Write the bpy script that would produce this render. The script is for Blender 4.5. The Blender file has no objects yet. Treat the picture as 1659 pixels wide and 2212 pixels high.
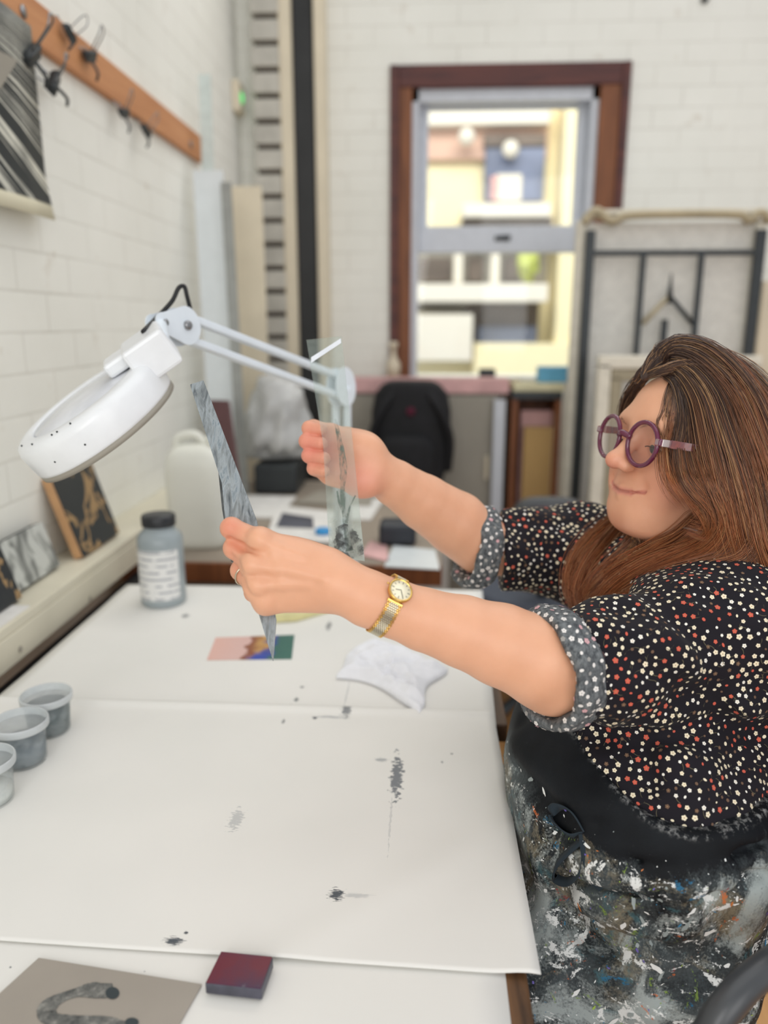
import bpy, bmesh, math, random
import numpy as np
from mathutils import Vector, Matrix
random.seed(7); rng = np.random.default_rng(7)
S = bpy.context.scene; COL = S.collection
# ------------------------------------------------------------------ camera
FPX = 1660.0; CX, CY = 829.5, 1106.0
YAW = math.radians(3.11); PIT = math.radians(13.75)
CAM = np.array([0.0, 0.0, 1.33])
_R = np.array([math.cos(YAW), math.sin(YAW), 0.0]); _H = np.array([-math.sin(YAW), math.cos(YAW), 0.0])
_Z = np.array([0, 0, 1.0]); FW = math.cos(PIT)*_H - math.sin(PIT)*_Z; UP = math.sin(PIT)*_H + math.cos(PIT)*_Z
cd = bpy.data.cameras.new('camera'); cam = bpy.data.objects.new('camera', cd); COL.objects.link(cam)
cam.location = CAM; cam.rotation_euler = (math.pi/2-PIT, 0, YAW)
cd.sensor_fit = 'VERTICAL'; cd.sensor_height = 36.0; cd.lens = 36.0*FPX/2212.0
cd.clip_start = 0.05; cd.dof.use_dof = True; cd.dof.focus_distance = 0.84; cd.dof.aperture_fstop = 2.3
S.camera = cam
# ------------------------------------------------------------------ light
S.view_settings.view_transform = 'Standard'; S.view_settings.look = 'None'
S.view_settings.gamma = 1.0; S.view_settings.exposure = -0.14; S.view_settings.use_curve_mapping = False
w = bpy.data.worlds.new('daylight'); S.world = w; w.use_nodes = True
bg = w.node_tree.nodes['Background']; bg.inputs[0].default_value = (0.93, 0.96, 1.0, 1); bg.inputs[1].default_value = 0.70
def area(name, loc, target, sx, sy, power, col=(1, 1, 1)):
    l = bpy.data.lights.new(name, 'AREA'); l.shape = 'RECTANGLE'; l.size = sx; l.size_y = sy; l.energy = power; l.color = col
    o = bpy.data.objects.new(name, l); COL.objects.link(o); o.location = loc
    o.rotation_euler = (Vector(target)-Vector(loc)).to_track_quat('-Z', 'Y').to_euler(); return o
area('skylight', (0.5, 1.3, 3.3), (0.2, 1.2, 0), 2.6, 3.0, 20, (1, 0.99, 0.97))
area('window_behind', (1.6, -2.3, 2.0), (-0.4, 2.2, 1.4), 2.0, 2.0, 36, (1, 0.985, 0.96))
area('fill_behind_left', (-0.75, -1.5, 1.9), (0.5, 1.2, 1.1), 1.6, 1.6, 36, (1, 0.985, 0.96))  # unseen fill light added behind the camera to brighten the face
area('outdoor_daylight', (0.5, 4.6, 5.5), (1.2, 9.0, 1.0), 5.0, 2.5, 430, (1, 0.97, 0.9))

# ------------------------------------------------------------------ pixel helpers (ray from the camera to a plane of the place)
def ray(px, py): return FW + (px-CX)/FPX*_R - (py-CY)/FPX*UP
def W(px, py, d): return CAM + d*ray(px, py)
def onz(px, py, z): r = ray(px, py); return CAM + r*((z-CAM[2])/r[2])
def onx(px, py, x): r = ray(px, py); return CAM + r*((x-CAM[0])/r[0])
def ony(px, py, y): r = ray(px, py); return CAM + r*((y-CAM[1])/r[1])
def nrm(v): v = np.array(v, float); return v/np.linalg.norm(v)
TZ = 0.75
# ------------------------------------------------------------------ materials
def s2l(c):
    return tuple((x/12.92 if x <= 0.04045 else ((x+0.055)/1.055)**2.4) for x in c)
def rgb(r, g, b): return s2l((r/255, g/255, b/255))+(1,)
class NT:
    def __init__(s, name):
        s.m = bpy.data.materials.new(name); s.m.use_nodes = True; s.t = s.m.node_tree; s.n = s.t.nodes; s.b = s.n['Principled BSDF']; s._tc = None
    def node(s, t, **k):
        x = s.n.new(t)
        for a, v in k.items(): setattr(x, a, v)
        return x
    def link(s, a, b): s.t.links.new(a, b)
    def coord(s, kind='Object', scale=None):
        if s._tc is None: s._tc = s.node('ShaderNodeTexCoord')
        o = s._tc.outputs[kind]
        if scale is not None:
            mp = s.node('ShaderNodeMapping'); mp.inputs['Scale'].default_value = scale; s.link(o, mp.inputs[0]); o = mp.outputs[0]
        return o
    def noise(s, scale, detail=4, rough=0.55, vec=None, dist=0.0):
        x = s.node('ShaderNodeTexNoise'); x.inputs['Scale'].default_value = scale; x.inputs['Detail'].default_value = detail
        x.inputs['Roughness'].default_value = rough; x.inputs['Distortion'].default_value = dist
        s.link(vec if vec is not None else s.coord(), x.inputs['Vector']); return x.outputs['Fac']
    def ramp(s, fac, stops):
        x = s.node('ShaderNodeValToRGB'); el = x.color_ramp.elements
        while len(el) < len(stops): el.new(0.5)
        for e, (p, c) in zip(el, stops): e.position = p; e.color = c if len(c) == 4 else tuple(c)+(1,)
        s.link(fac, x.inputs[0]); return x.outputs[0]
    def mix(s, fac, a, b, bt='MIX'):
        x = s.node('ShaderNodeMix', data_type='RGBA', blend_type=bt)
        for i, v in ((0, fac), (6, a), (7, b)):
            if hasattr(v, 'links') or isinstance(v, bpy.types.NodeSocket): s.link(v, x.inputs[i])
            else: x.inputs[i].default_value = v
        return x.outputs[2]
    def math(s, op, a, b=0.0):
        x = s.node('ShaderNodeMath', operation=op)
        for i, v in ((0, a), (1, b)):
            if isinstance(v, bpy.types.NodeSocket): s.link(v, x.inputs[i])
            else: x.inputs[i].default_value = v
        return x.outputs[0]
    def attr(s, name, out='Fac'):
        x = s.node('ShaderNodeAttribute'); x.attribute_name = name; return x.outputs[out]
    def color(s, c):
        if isinstance(c, bpy.types.NodeSocket): s.link(c, s.b.inputs['Base Color'])
        else: s.b.inputs['Base Color'].default_value = c
    def set(s, **k):
        for a, v in k.items():
            i = s.b.inputs[a.replace('_', ' ')]
            if isinstance(v, bpy.types.NodeSocket): s.link(v, i)
            else: i.default_value = v
        return s
    def bump(s, h, strength=0.3, dist=0.002):
        x = s.node('ShaderNodeBump'); x.inputs['Strength'].default_value = strength; x.inputs['Distance'].default_value = dist
        s.link(h, x.inputs['Height']); s.link(x.outputs[0], s.b.inputs['Normal'])
def plain(name, c, rough=0.5, metal=0.0, var=0.06, scale=30, bump=0.0, spec=0.5, **k):
    t = NT(name); f = t.noise(scale)
    d = tuple(max(0, x*(1-var*2)) for x in c[:3])+(1,); l = tuple(min(1, x*(1+var)) for x in c[:3])+(1,)
    t.color(t.ramp(f, [(0.3, d), (0.7, l)])); t.set(Roughness=rough, Metallic=metal, **k); t.b.inputs['Specular IOR Level'].default_value = spec
    if bump: t.bump(t.noise(scale*4), bump)
    return t.m
def wood(name, c1, c2, scale=(2, 30, 30), rough=0.55):
    t = NT(name); v = t.coord('Object', scale); f = t.noise(1.5, 5, 0.6, v, 0.6)
    t.color(t.ramp(f, [(0.3, c1), (0.7, c2)])); t.set(Roughness=rough); t.bump(f, 0.15); return t.m
M = {}
def brick(name, ax):
    t = NT(name); tc = t.coord('Object'); sp = t.node('ShaderNodeSeparateXYZ'); t.link(tc, sp.inputs[0])
    cb = t.node('ShaderNodeCombineXYZ'); t.link(sp.outputs[ax], cb.inputs[0]); t.link(sp.outputs[2], cb.inputs[1])
    b = t.node('ShaderNodeTexBrick'); t.link(cb.outputs[0], b.inputs['Vector'])
    b.inputs['Scale'].default_value = 1.0; b.inputs['Brick Width'].default_value = 0.235; b.inputs['Row Height'].default_value = 0.082
    b.inputs['Mortar Size'].default_value = 0.004; b.inputs['Mortar Smooth'].default_value = 0.6
    base = t.ramp(t.noise(2.2, 5), [(0.3, rgb(234, 233, 224)), (0.7, rgb(244, 243, 235))])
    wear = t.ramp(t.noise(9, 6, 0.7), [(0.62, (1, 1, 1)), (0.8, rgb(220, 210, 200))])
    c = t.mix(1.0, base, wear, 'MULTIPLY'); mk = t.math('MULTIPLY', b.outputs['Fac'], t.ramp(t.noise(3.5, 4), [(0.35, (0.05,)*3), (0.65, (0.4,)*3)]))
    t.color(t.mix(mk, c, rgb(186, 180, 168))); t.set(Roughness=0.7)
    hh = t.math('SUBTRACT', t.math('MULTIPLY', t.noise(25, 4), 0.5), t.math('MULTIPLY', b.outputs['Fac'], 0.7)); t.bump(hh, 0.26, 0.005); return t.m
M['brickL'] = brick('painted brick left', 1); M['brickB'] = brick('painted brick back', 0)
M['white'] = plain('white paint', rgb(232, 232, 228), 0.45, var=0.03)
M['cream'] = plain('cream paint', rgb(224, 212, 188), 0.5, var=0.04, scale=6)
M['lamp'] = plain('white lamp plastic', rgb(236, 238, 240), 0.3, var=0.02)
M['lampside'] = plain('white lamp enamel', rgb(225, 233, 240), 0.35, var=0.02)
M['floor'] = wood('floor boards', rgb(150, 105, 60), rgb(196, 146, 90), (12, 1.5, 3))
M['rail'] = wood('orange pine', rgb(184, 122, 78), rgb(208, 148, 100), (20, 1.5, 20))
M['brown'] = wood('brown varnished wood', rgb(104, 58, 30), rgb(140, 84, 46), (20, 20, 2))
M['maroonwood'] = wood('maroon stained wood', rgb(66, 34, 34), rgb(104, 54, 44), (2, 20, 20))
M['tablewood'] = wood('worn table wood', rgb(50, 34, 22), rgb(122, 86, 54), (30, 3, 8))
M['black'] = plain('black', rgb(20, 20, 22), 0.5)
M['steel'] = plain('dark steel', rgb(58, 62, 64), 0.45, 0.4)
M['pipe'] = plain('black pipe', rgb(34, 35, 36), 0.5, scale=5, var=0.25)
M['chrome'] = plain('bright metal', rgb(150, 150, 152), 0.28, 0.9)
M['grey'] = plain('grey board', rgb(158, 152, 140), 0.6, scale=4)
M['tan'] = plain('cardboard', rgb(186, 152, 98), 0.75, scale=5)
M['paper2'] = plain('loose paper', rgb(226, 224, 220), 0.7)
M['pinkpaper'] = plain('pink printed paper', rgb(214, 170, 168), 0.7, scale=8, var=0.15)
M['blue'] = plain('blue plastic', rgb(96, 168, 206), 0.45)
M['darkblue'] = plain('dark slate', rgb(40, 44, 52), 0.5)
M['burg'] = plain('burgundy fabric', rgb(88, 24, 48), 0.9, scale=200, var=0.25, bump=0.2)
M['armrest'] = plain('grey black armrest plastic', rgb(66, 68, 71), 0.34, bump=0.05)
M['sheet'] = plain('translucent white plastic', rgb(222, 228, 230), 0.25, var=0.02)
def glass(name, tint=(1, 1, 1, 1), ior=1.45, alpha=None):
    t = NT(name); o = t.n['Material Output']; g = t.node('ShaderNodeBsdfGlass'); g.inputs['Color'].default_value = tint; g.inputs['IOR'].default_value = ior
    g.inputs['Roughness'].default_value = 0.0
    tr = t.node('ShaderNodeBsdfTransparent'); tr.inputs[0].default_value = tint
    gl = t.node('ShaderNodeBsdfGlossy'); gl.inputs['Roughness'].default_value = 0.02
    fr = t.node('ShaderNodeLayerWeight'); fr.inputs[0].default_value = 0.5
    mx = t.node('ShaderNodeMixShader'); t.link(t.math('ADD', t.math('MULTIPLY', t.math('POWER', fr.outputs['Facing'], 4.0), 0.5), 0.025), mx.inputs[0]); t.link(tr.outputs[0], mx.inputs[1]); t.link(gl.outputs[0], mx.inputs[2])
    t.link(mx.outputs[0], o.inputs[0]); return t
M['glass'] = glass('thin clear glass', (0.97, 0.985, 0.98, 1)).m
M['lens'] = glass('spectacle lens', (0.97, 0.95, 0.96, 1)).m
# ------------------------------------------------------------------ mesh helpers
def tag(o, label=None, cat=None, group=None, kind=None):
    if label: o['label'] = label
    if cat: o['category'] = cat
    if group: o['group'] = group
    if kind: o['kind'] = kind
    return o
def mesh(name, V, F, mats, parent=None, smooth=False, fm=None, label=None, base=None, attrs=None):
    V = np.asarray(V, float)
    me = bpy.data.meshes.new(name); org = np.zeros(3)
    if parent is None:
        org = np.array([(V[:, 0].min()+V[:, 0].max())/2, (V[:, 1].min()+V[:, 1].max())/2, V[:, 2].min()])
    else: org = np.array(parent.get('_o', (0, 0, 0)))
    me.from_pydata([tuple(v) for v in (V-org)], [], [tuple(int(i) for i in f) for f in F])
    if not isinstance(mats, (list, tuple)): mats = [mats]
    for m in mats: me.materials.append(m)
    if fm is not None: me.polygons.foreach_set('material_index', np.asarray(fm, np.int32))
    if smooth: me.polygons.foreach_set('use_smooth', np.ones(len(me.polygons), bool))
    if attrs:
        for k, (ty, a) in attrs.items():
            at = me.attributes.new(k, ty, 'POINT')
            at.data.foreach_set('color' if ty == 'FLOAT_COLOR' else 'value', np.asarray(a, np.float32).ravel())
    me.update(); o = bpy.data.objects.new(name, me); COL.objects.link(o)
    if parent is None: o.location = org; o['_o'] = tuple(org)
    else: o.parent = parent; o['_o'] = tuple(org)
    if label: o['label'] = label
    return o
def thing(name, loc, label, cat, group=None):
    o = bpy.data.objects.new(name, None); COL.objects.link(o); o.location = tuple(loc); o['_o'] = tuple(float(x) for x in loc); o.empty_display_size = 0.05
    return tag(o, label, cat, group)
def cubeVF(c, s, R=None, bev=0.0, seg=2):
    bm = bmesh.new(); bmesh.ops.create_cube(bm, size=1.0)
    for v in bm.verts: v.co = Vector((v.co.x*s[0], v.co.y*s[1], v.co.z*s[2]))
    if bev > 0: bmesh.ops.bevel(bm, geom=list(bm.edges)+list(bm.verts), offset=min(bev, min(s)*0.45), segments=seg, profile=0.5, affect='EDGES')
    bm.verts.index_update(); V = np.array([v.co[:] for v in bm.verts]); F = [[v.index for v in f.verts] for f in bm.faces]; bm.free()
    if R is not None: V = V@np.asarray(R).T
    return V+np.asarray(c), F
def join(parts):
    V = []; F = []; n = 0
    for v, f in parts:
        V.append(np.asarray(v)); F += [[i+n for i in q] for q in f]; n += len(v)
    return np.vstack(V), F
def box(name, lo, hi, mat, parent=None, bev=0.002, **k):
    lo = np.asarray(lo, float); hi = np.asarray(hi, float)
    V, F = cubeVF((lo+hi)/2, np.abs(hi-lo), None, bev); return mesh(name, V, F, mat, parent, **k)
def obox(name, c, s, R, mat, parent=None, bev=0.002, **k):
    V, F = cubeVF(c, s, R, bev); return mesh(name, V, F, mat, parent, **k)
def frame_from(z, x=None):
    z = nrm(z); x = np.array([1, 0, 0.]) if x is None else np.asarray(x, float)
    if abs(np.dot(nrm(x), z)) > 0.98: x = np.array([0, 1., 0])
    x = nrm(x-np.dot(x, z)*z); y = np.cross(z, x); return np.stack([x, y, z], 1)
def spline(P, n):
    P = np.asarray(P, float)
    if len(P) < 3: t = np.linspace(0, 1, n)[:, None]; return P[0]*(1-t)+P[-1]*t
    Q = np.vstack([2*P[0]-P[1], P, 2*P[-1]-P[-2]]); out = []; m = len(P)-1
    for u in np.linspace(0, m-1e-9, n):
        i = int(u); t = u-i; a, b, c, d = Q[i:i+4]
        out.append(0.5*((2*b)+(-a+c)*t+(2*a-5*b+4*c-d)*t*t+(-a+3*b-3*c+d)*t**3))
    return np.array(out)
def tubeVF(P, r, n=12, m=None, cap=True, flat=None, closed=False):
    P = np.asarray(P, float)
    if m: P = spline(P, m)
    k = len(P); r = np.full(k, r) if np.isscalar(r) else np.interp(np.linspace(0, 1, k), np.linspace(0, 1, len(r)), r)
    T = np.gradient(P, axis=0)
    if closed: T = np.roll(P, -1, 0)-np.roll(P, 1, 0)
    T /= np.linalg.norm(T, axis=1)[:, None]+1e-12
    u = frame_from(T[0])[:, 0]; V = []
    for i in range(k):
        u = nrm(u-np.dot(u, T[i])*T[i]); v = np.cross(T[i], u)
        for j in range(n):
            a = 2*math.pi*j/n; V.append(P[i]+r[i]*(math.cos(a)*u+math.sin(a)*v*(flat or 1)))
    F = []
    for i in range(k if closed else k-1):
        for j in range(n):
            a = i*n+j; b = i*n+(j+1) % n; i2 = (i+1) % k; F.append([a, b, i2*n+(j+1) % n, i2*n+j])
    if cap and not closed: F.append(list(range(n))[::-1]); F.append([(k-1)*n+j for j in range(n)])
    return np.array(V), F
def tube(name, P, r, mat, parent=None, n=12, m=None, smooth=True, **k):
    V, F = tubeVF(P, r, n, m); return mesh(name, V, F, mat, parent, smooth=smooth, **k)
def latheVF(prof, c=(0, 0, 0), R=None, n=48, arc=None):
    V = []; F = []; k = len(prof)
    for (r, z) in prof:
        for j in range(n):
            a = 2*math.pi*j/n; V.append((r*math.cos(a), r*math.sin(a), z))
    for i in range(k-1):
        for j in range(n): F.append([i*n+j, i*n+(j+1) % n, (i+1)*n+(j+1) % n, (i+1)*n+j])
    V = np.array(V)
    if prof[0][0] > 1e-5: F.append(list(range(n))[::-1])
    if prof[-1][0] > 1e-5: F.append([(k-1)*n+j for j in range(n)])
    if R is not None: V = V@np.asarray(R).T
    return V+np.asarray(c), F
def lathe(name, prof, c, mat, parent=None, R=None, n=48, smooth=True, **k):
    V, F = latheVF(prof, c, R, n); o = mesh(name, V, F, mat, parent, smooth=smooth, **k)
    return o
def plate(name, pts, th, mat, parent=None, nrmv=None, **k):
    P = np.asarray(pts, float); n = len(P)
    nv = nrm(np.cross(P[1]-P[0], P[2]-P[0])) if nrmv is None else nrm(nrmv)
    V = np.vstack([P-nv*th/2, P+nv*th/2]); F = [list(range(n))[::-1], [n+i for i in range(n)]]+[[i, (i+1) % n, n+(i+1) % n, n+i] for i in range(n)]
    return mesh(name, V, F, mat, parent, **k)
def wavy_sheet(name, c00, c10, c11, c01, nu, nv, hf, mat, parent=None, th=0.0008, thv=(0, 0, 1), **k):
    V = []; F = []
    for i in range(nu+1):
        for j in range(nv+1):
            u = i/nu; v = j/nv; p = (1-u)*(1-v)*c00+u*(1-v)*c10+u*v*c11+(1-u)*v*c01
            V.append(p+np.array([0, 0, hf(p[0], p[1], u, v)]))
    N = len(V); V = np.array(V); V = np.vstack([V, V-np.array(thv)*th])
    for i in range(nu):
        for j in range(nv):
            a = i*(nv+1)+j; q = [a, a+nv+1, a+nv+2, a+1]; F.append(q); F.append([x+N for x in q[::-1]])
    bd = [(i*(nv+1)) for i in range(nu+1)]+[nu*(nv+1)+j for j in range(1, nv+1)]+[i*(nv+1)+nv for i in range(nu-1, -1, -1)]+[j for j in range(nv-1, 0, -1)]
    for a, b in zip(bd, bd[1:]+bd[:1]): F.append([b, a, a+N, b+N])
    return mesh(name, V, F, mat, parent, smooth=True, **k)
# ------------------------------------------------------------------ the room
XL = -0.82; YB = 3.6; XR = 3.4
def struct(o): o['kind'] = 'structure'; return o
struct(box('floor', (XL-0.2, -1.2, -0.1), (XR, YB+0.2, 0), M['floor'], bev=0))
struct(box('wall_left', (XL-0.2, -1.2, 0), (XL, YB+0.25, 3.4), M['brickL'], bev=0))
wl = ony(842, 500, YB)[0]; wr = ony(1364, 140, YB)[0]; wt = ony(1000, 140, YB)[2]; wb = ony(1000, 815, YB)[2]
struct(mesh('wall_back', *join([cubeVF(((a+c)/2, YB+0.125, (b+d)/2), (c-a, 0.25, d-b)) for a, b, c, d in
      ((XL, 0, XR, wb), (XL, wt, XR, 3.4), (XL, wb, wl, wt), (wr, wb, XR, wt))]), M['brickB']))
# window -------------------------------------------------------------
win = thing('window_1', ((wl+wr)/2, YB, wb), None, None); win['kind'] = 'structure'
fy = YB-0.02
box('trim_board', (wl, fy, wb), (wl+0.04, YB+0.06, wt), M['maroonwood'], win, 0.003)
box('trim_board', (wl+0.04, fy+0.012, wb+0.0), (wl+0.095, YB+0.1, wt-0.075), M['brown'], win, 0.003)
box('trim_board', (wr-0.035, fy, wb), (wr, YB+0.06, wt), M['maroonwood'], win, 0.003)
box('trim_board', (wr-0.12, fy+0.012, wb), (wr-0.035, YB+0.1, wt-0.075), M['brown'], win, 0.003)
box('trim_board', (wl+0.04, fy+0.004, wt-0.085), (wr-0.035, YB+0.1, wt), M['maroonwood'], win, 0.003)
M['winwhite'] = plain('window white gloss', rgb(206, 210, 218), 0.35, var=0.03)
sy = YB+0.10; il = wl+0.09; ir = wr-0.115; it = wt-0.085
gx0, gz1 = ony(926, 236, sy)[0], ony(926, 236, sy)[2]; gx1 = ony(1250, 236, sy)[0]; gz0 = ony(1000, 490, sy)[2]
rz0 = ony(1000, 546, sy-0.02)[2]; lx0 = ony(897, 700, sy-0.02)[0]; lx1 = ony(1250, 700, sy-0.02)[0]
box('jamb', (il, YB+0.02, wb), (il+0.035, sy+0.07, it), M['winwhite'], win)
box('jamb', (ir-0.035, YB+0.02, wb), (ir, sy+0.07, it), M['winwhite'], win)
box('head_board', (il, YB+0.02, it-0.05), (ir, sy+0.07, it), M['winwhite'], win)
for nm, a, b in (('sash_stile', (il+0.035, sy, gz0), (gx0, sy+0.045, it-0.05)), ('sash_stile', (gx1, sy, gz0), (ir-0.035, sy+0.045, it-0.05)),
                 ('sash_rail', (gx0, sy, gz1), (gx1, sy+0.045, it-0.05)), ('meeting_rail', (il+0.035, sy-0.03, rz0), (ir-0.035, sy+0.045, gz0)),
                 ('sash_stile', (il+0.035, sy-0.02, wb), (lx0, sy+0.03, rz0)), ('sash_stile', (lx1, sy-0.02, wb), (ir-0.035, sy+0.03, rz0))):
    box(nm, a, b, M['winwhite'], win, 0.004)
box('glass_pane', (gx0-0.005, sy+0.018, gz0), (gx1+0.005, sy+0.022, gz1), M['glass'], win, 0)
box('glass_pane', (lx0-0.005, sy+0.008, wb), (lx1+0.005, sy+0.012, rz0), M['glass'], win, 0)
p = ony(1085, 515, sy-0.03); V, F = join([cubeVF(p, (0.07, 0.012, 0.022), bev=0.004), cubeVF(p+np.array([0.012, -0.018, 0.006]), (0.05, 0.012, 0.012), bev=0.004)])
mesh('sash_catch', V, F, M['steel'], win, label='dark metal sash catch')
# corner pier of stacked blocks with raked joints ----------------------
M['block'] = plain('grey white block paint', rgb(196, 192, 182), 0.75, scale=8, var=0.1)
M['joint'] = plain('dark raked joint', rgb(88, 78, 70), 0.9)
px0 = ony(548, 300, YB-0.1)[0]; px1 = ony(607, 300, YB-0.1)[0]
zz = 0.0; parts = []; r_ = random.Random(3)
while zz < 3.3:
    parts.append(cubeVF(((px0+px1)/2+r_.uniform(-.004, .004), YB-0.05, zz+0.041), (px1-px0, 0.1+r_.uniform(-.01, .01), 0.077), bev=0.006)); zz += 0.0985
V, F = join(parts); n1 = len(F); V2, F2 = cubeVF(((px0+px1)/2, YB-0.035, 1.65), (px1-px0-0.02, 0.07, 3.3)); F2 = [[i+len(V) for i in f] for f in F2]
struct(mesh('wall_corner', np.vstack([V, V2]), F+F2, [M['block'], M['joint']], fm=[0]*n1+[1]*len(F2)))
def stripe(name, xa, xb, y0, dep, mat, z0=0.0, z1=3.35, bev=0.004):
    a = ony(xa, 400, y0)[0]; b = ony(xb, 400, y0)[0]; return box(name, (a, y0, z0), (b, y0+dep, z1), mat, bev=bev)
struct(stripe('trim_1', 610, 637, YB-0.09, 0.09, M['cream'])); struct(stripe('trim_2', 683, 706, YB-0.09, 0.09, M['cream']))
o = stripe('steel_channel', 639, 681, YB-0.07, 0.05, M['pipe'], 0.0); tag(o, 'tall black steel channel running up the back wall between two cream boards', 'column')
# inner sill and skirting board
sx1 = ony(1130, 815, YB-0.14)[0]
o = box('sill_board', (ony(745, 810, YB-0.14)[0], YB-0.16, wb-0.035), (sx1, YB-0.021, wb-0.005), M['brown'], bev=0.004); tag(o, 'long brown wooden sill board under the back window', 'sill')
# ------------------------------------------------------------------ building outside
M['render_cream'] = plain('cream render', rgb(252, 240, 200), 0.8, var=0.02, scale=2)
M['pinkrender'] = plain('pink terracotta render', rgb(222, 186, 168), 0.8, var=0.04, scale=2)
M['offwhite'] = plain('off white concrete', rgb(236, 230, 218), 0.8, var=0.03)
M['bluegl'] = plain('blue grey glazing', rgb(120, 130, 160), 0.3, scale=1.5, var=0.3)
M['browngrey'] = plain('brown grey facade', rgb(120, 108, 100), 0.8, scale=3, var=0.2)  # brown grey tone for soffit, window heads, recess and small windows
M['lime'] = plain('lime plant', rgb(196, 206, 110), 0.7)
YO = 9.0
bd = thing('apartment_building', (1.6, YO, -4), 'pale cream apartment building with balconies seen through the window', 'building')
def ob(nm, x0, y0, x1, y1, yy, dep, mat, par=bd, **k):
    a = ony(x0, y1, yy); b = ony(x1, y0, yy); return box(nm, (a[0], yy, a[2]), (b[0], yy+dep, b[2]), mat, par, bev=0.01, **k)
V, F = cubeVF((1.8, YO+0.6, 0), (9, 0.4, 10)); mesh('wall', V, F, M['render_cream'], bd)
ob('terracotta_panel', 900, 180, 1190, 345, YO+0.28, 0.1, M['pinkrender'])
ob('upper_fascia', 900, 225, 1190, 270, YO+0.1, 0.3, M['offwhite'])
w1 = ob('window', 1045, 295, 1180, 435, YO+0.22, 0.1, M['bluegl']); ob('window_head', 1045, 288, 1180, 315, YO+0.17, 0.12, M['browngrey'])
ob('curtain', 1070, 375, 1128, 435, YO+0.2, 0.03, M['offwhite']); ob('curtain', 1058, 380, 1078, 432, YO+0.19, 0.02, M['pinkpaper'])
ob('balcony_slab', 1000, 438, 1190, 468, YO-0.3, 0.9, M['offwhite']); ob('balcony_soffit', 1000, 468, 1195, 486, YO-0.2, 0.8, M['browngrey'])
ob('white_return', 1190, 200, 1300, 880, YO-0.1, 0.5, M['render_cream'])
ob('recess', 890, 545, 1185, 612, YO+0.3, 0.1, M['grey']);
for a, b in ((903, 975), (1010, 1045), (1088, 1125)): ob('window', a, 556, b, 608, YO+0.2, 0.1, M['browngrey'])
for a in (980, 1060): ob('post', a, 548, a+20, 612, YO-0.1, 0.15, M['offwhite'])
ob('balcony_slab', 885, 612, 1185, 652, YO-0.4, 1.0, M['offwhite'])
ob('recess', 1000, 655, 1165, 738, YO+0.15, 0.2, M['browngrey']); ob('recess_base', 1030, 705, 1160, 745, YO+0.05, 0.1, M['bluegl'])
ob('dark_band', 890, 652, 1010, 672, YO+0.1, 0.2, M['grey'])
ob('bay', 880, 678, 1022, 780, YO-0.3, 0.6, M['offwhite']); ob('lower_wall', 1022, 742, 1240, 860, YO-0.2, 0.4, M['render_cream'])
for (a, b) in ((1008, 295), (1103, 322)):
    q = ony(a, b, YO+0.05); o = lathe('globe_light', [(0.001, -0.09)]+[(0.09*math.sin(t), -0.09*math.cos(t)) for t in np.linspace(0.2, 2.94, 10)]+[(0.001, 0.09)], q, M['offwhite'], bd, n=16)
q = ony(1140, 570, YO-0.2); bb = bmesh.new(); bmesh.ops.create_icosphere(bb, subdivisions=3, radius=0.14)
V = np.array([v.co[:] for v in bb.verts]); V *= (1+0.25*rng.standard_normal((len(V), 1)).clip(-1, 1)); F = [[v.index for v in f.verts] for f in bb.faces]; bb.free()
V = V*np.array([.8, .8, 1.3])+q; pl = mesh('foliage', V, F, M['lime'], bd, smooth=True, label='lime green balcony plant')
# ------------------------------------------------------------------ wooden rail with clips and prints
zr1 = onx(441, 300, XL+0.02)[2]; zr0 = onx(435, 350, XL+0.02)[2]; yr = onx(438, 325, XL+0.02)[1]
rail = thing('wall_rail', (XL, 1.2, zr0), 'orange pine batten screwed along the left brick wall', 'rail')
V, F = cubeVF((XL+0.01, (yr+0.2)/2, (zr0+zr1)/2), (0.02, yr-0.2, zr1-zr0), bev=0.003); mesh('batten', V, F, M['rail'], rail)
for (a, b) in ((412, 312), (50, 25)):
    q = onx(a, b, XL+0.021); lathe('screw_head', [(0.012, 0), (0.012, 0.002), (0.001, 0.004)], q, M['chrome'], rail, R=frame_from((1, 0, 0)), n=20)
def clip(px, py, lab, open_=0.5, big=1.0, roll=0.0):
    q = onx(px, py, XL+0.035); t = thing('wall_clip', q, lab, 'clip', 'metal clips on the pine batten')
    cr, sr = math.cos(roll), math.sin(roll)
    def T(P): P = np.asarray(P, float)*big; y = P[..., 1]*cr-P[..., 2]*sr; z = P[..., 1]*sr+P[..., 2]*cr; return np.stack([P[..., 0], y, z], -1)+q
    V, F = cubeVF((0, 0, 0), (0.02, 0.05, 0.022), bev=0.006); V[:, 0] *= np.where(V[:, 2] < 0, 0.4, 1.0); mesh('jaw', T(V), F, M['steel'], t)
    for s in (-1, 1):
        V, F = tubeVF([(s*0.008, -0.012, 0.01), (s*0.02*open_*1.6, -0.013, 0.04), (s*0.02*open_*1.8, 0, 0.055), (s*0.02*open_*1.6, 0.013, 0.04), (s*0.008, 0.012, 0.01)], 0.0016, 6, 24); mesh('wire_handle', T(V), F, M['chrome'], t, smooth=True)
    V, F = tubeVF([(0, 0, -0.006), (0.01, 0, -0.03), (0.004, 0, -0.045)], 0.003, 8, 10); mesh('hook', T(V), F, M['steel'], t, smooth=True)
clip(195, 122, 'dark metal clip sitting on the upper edge of the batten', 1.0, 1.1, 0.3)
clip(150, 75, 'small wire clip just left of the dark upper clip on the batten', 1.0, 0.9, -0.5)
clip(118, 180, 'dark clip with round knob hanging beside the striped print', 1.2, 1.15, 0.9)
clip(268, 245, 'small grey clip hanging under the middle of the batten', 0.8, 1.0, 0.2)
clip(315, 285, 'pale wire clip under the batten nearest the corner', 0.9, 1.0, -0.3)
clip(70, 120, 'metal clip gripping the top of the striped print', 1.3, 1.3, 0.6)
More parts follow.
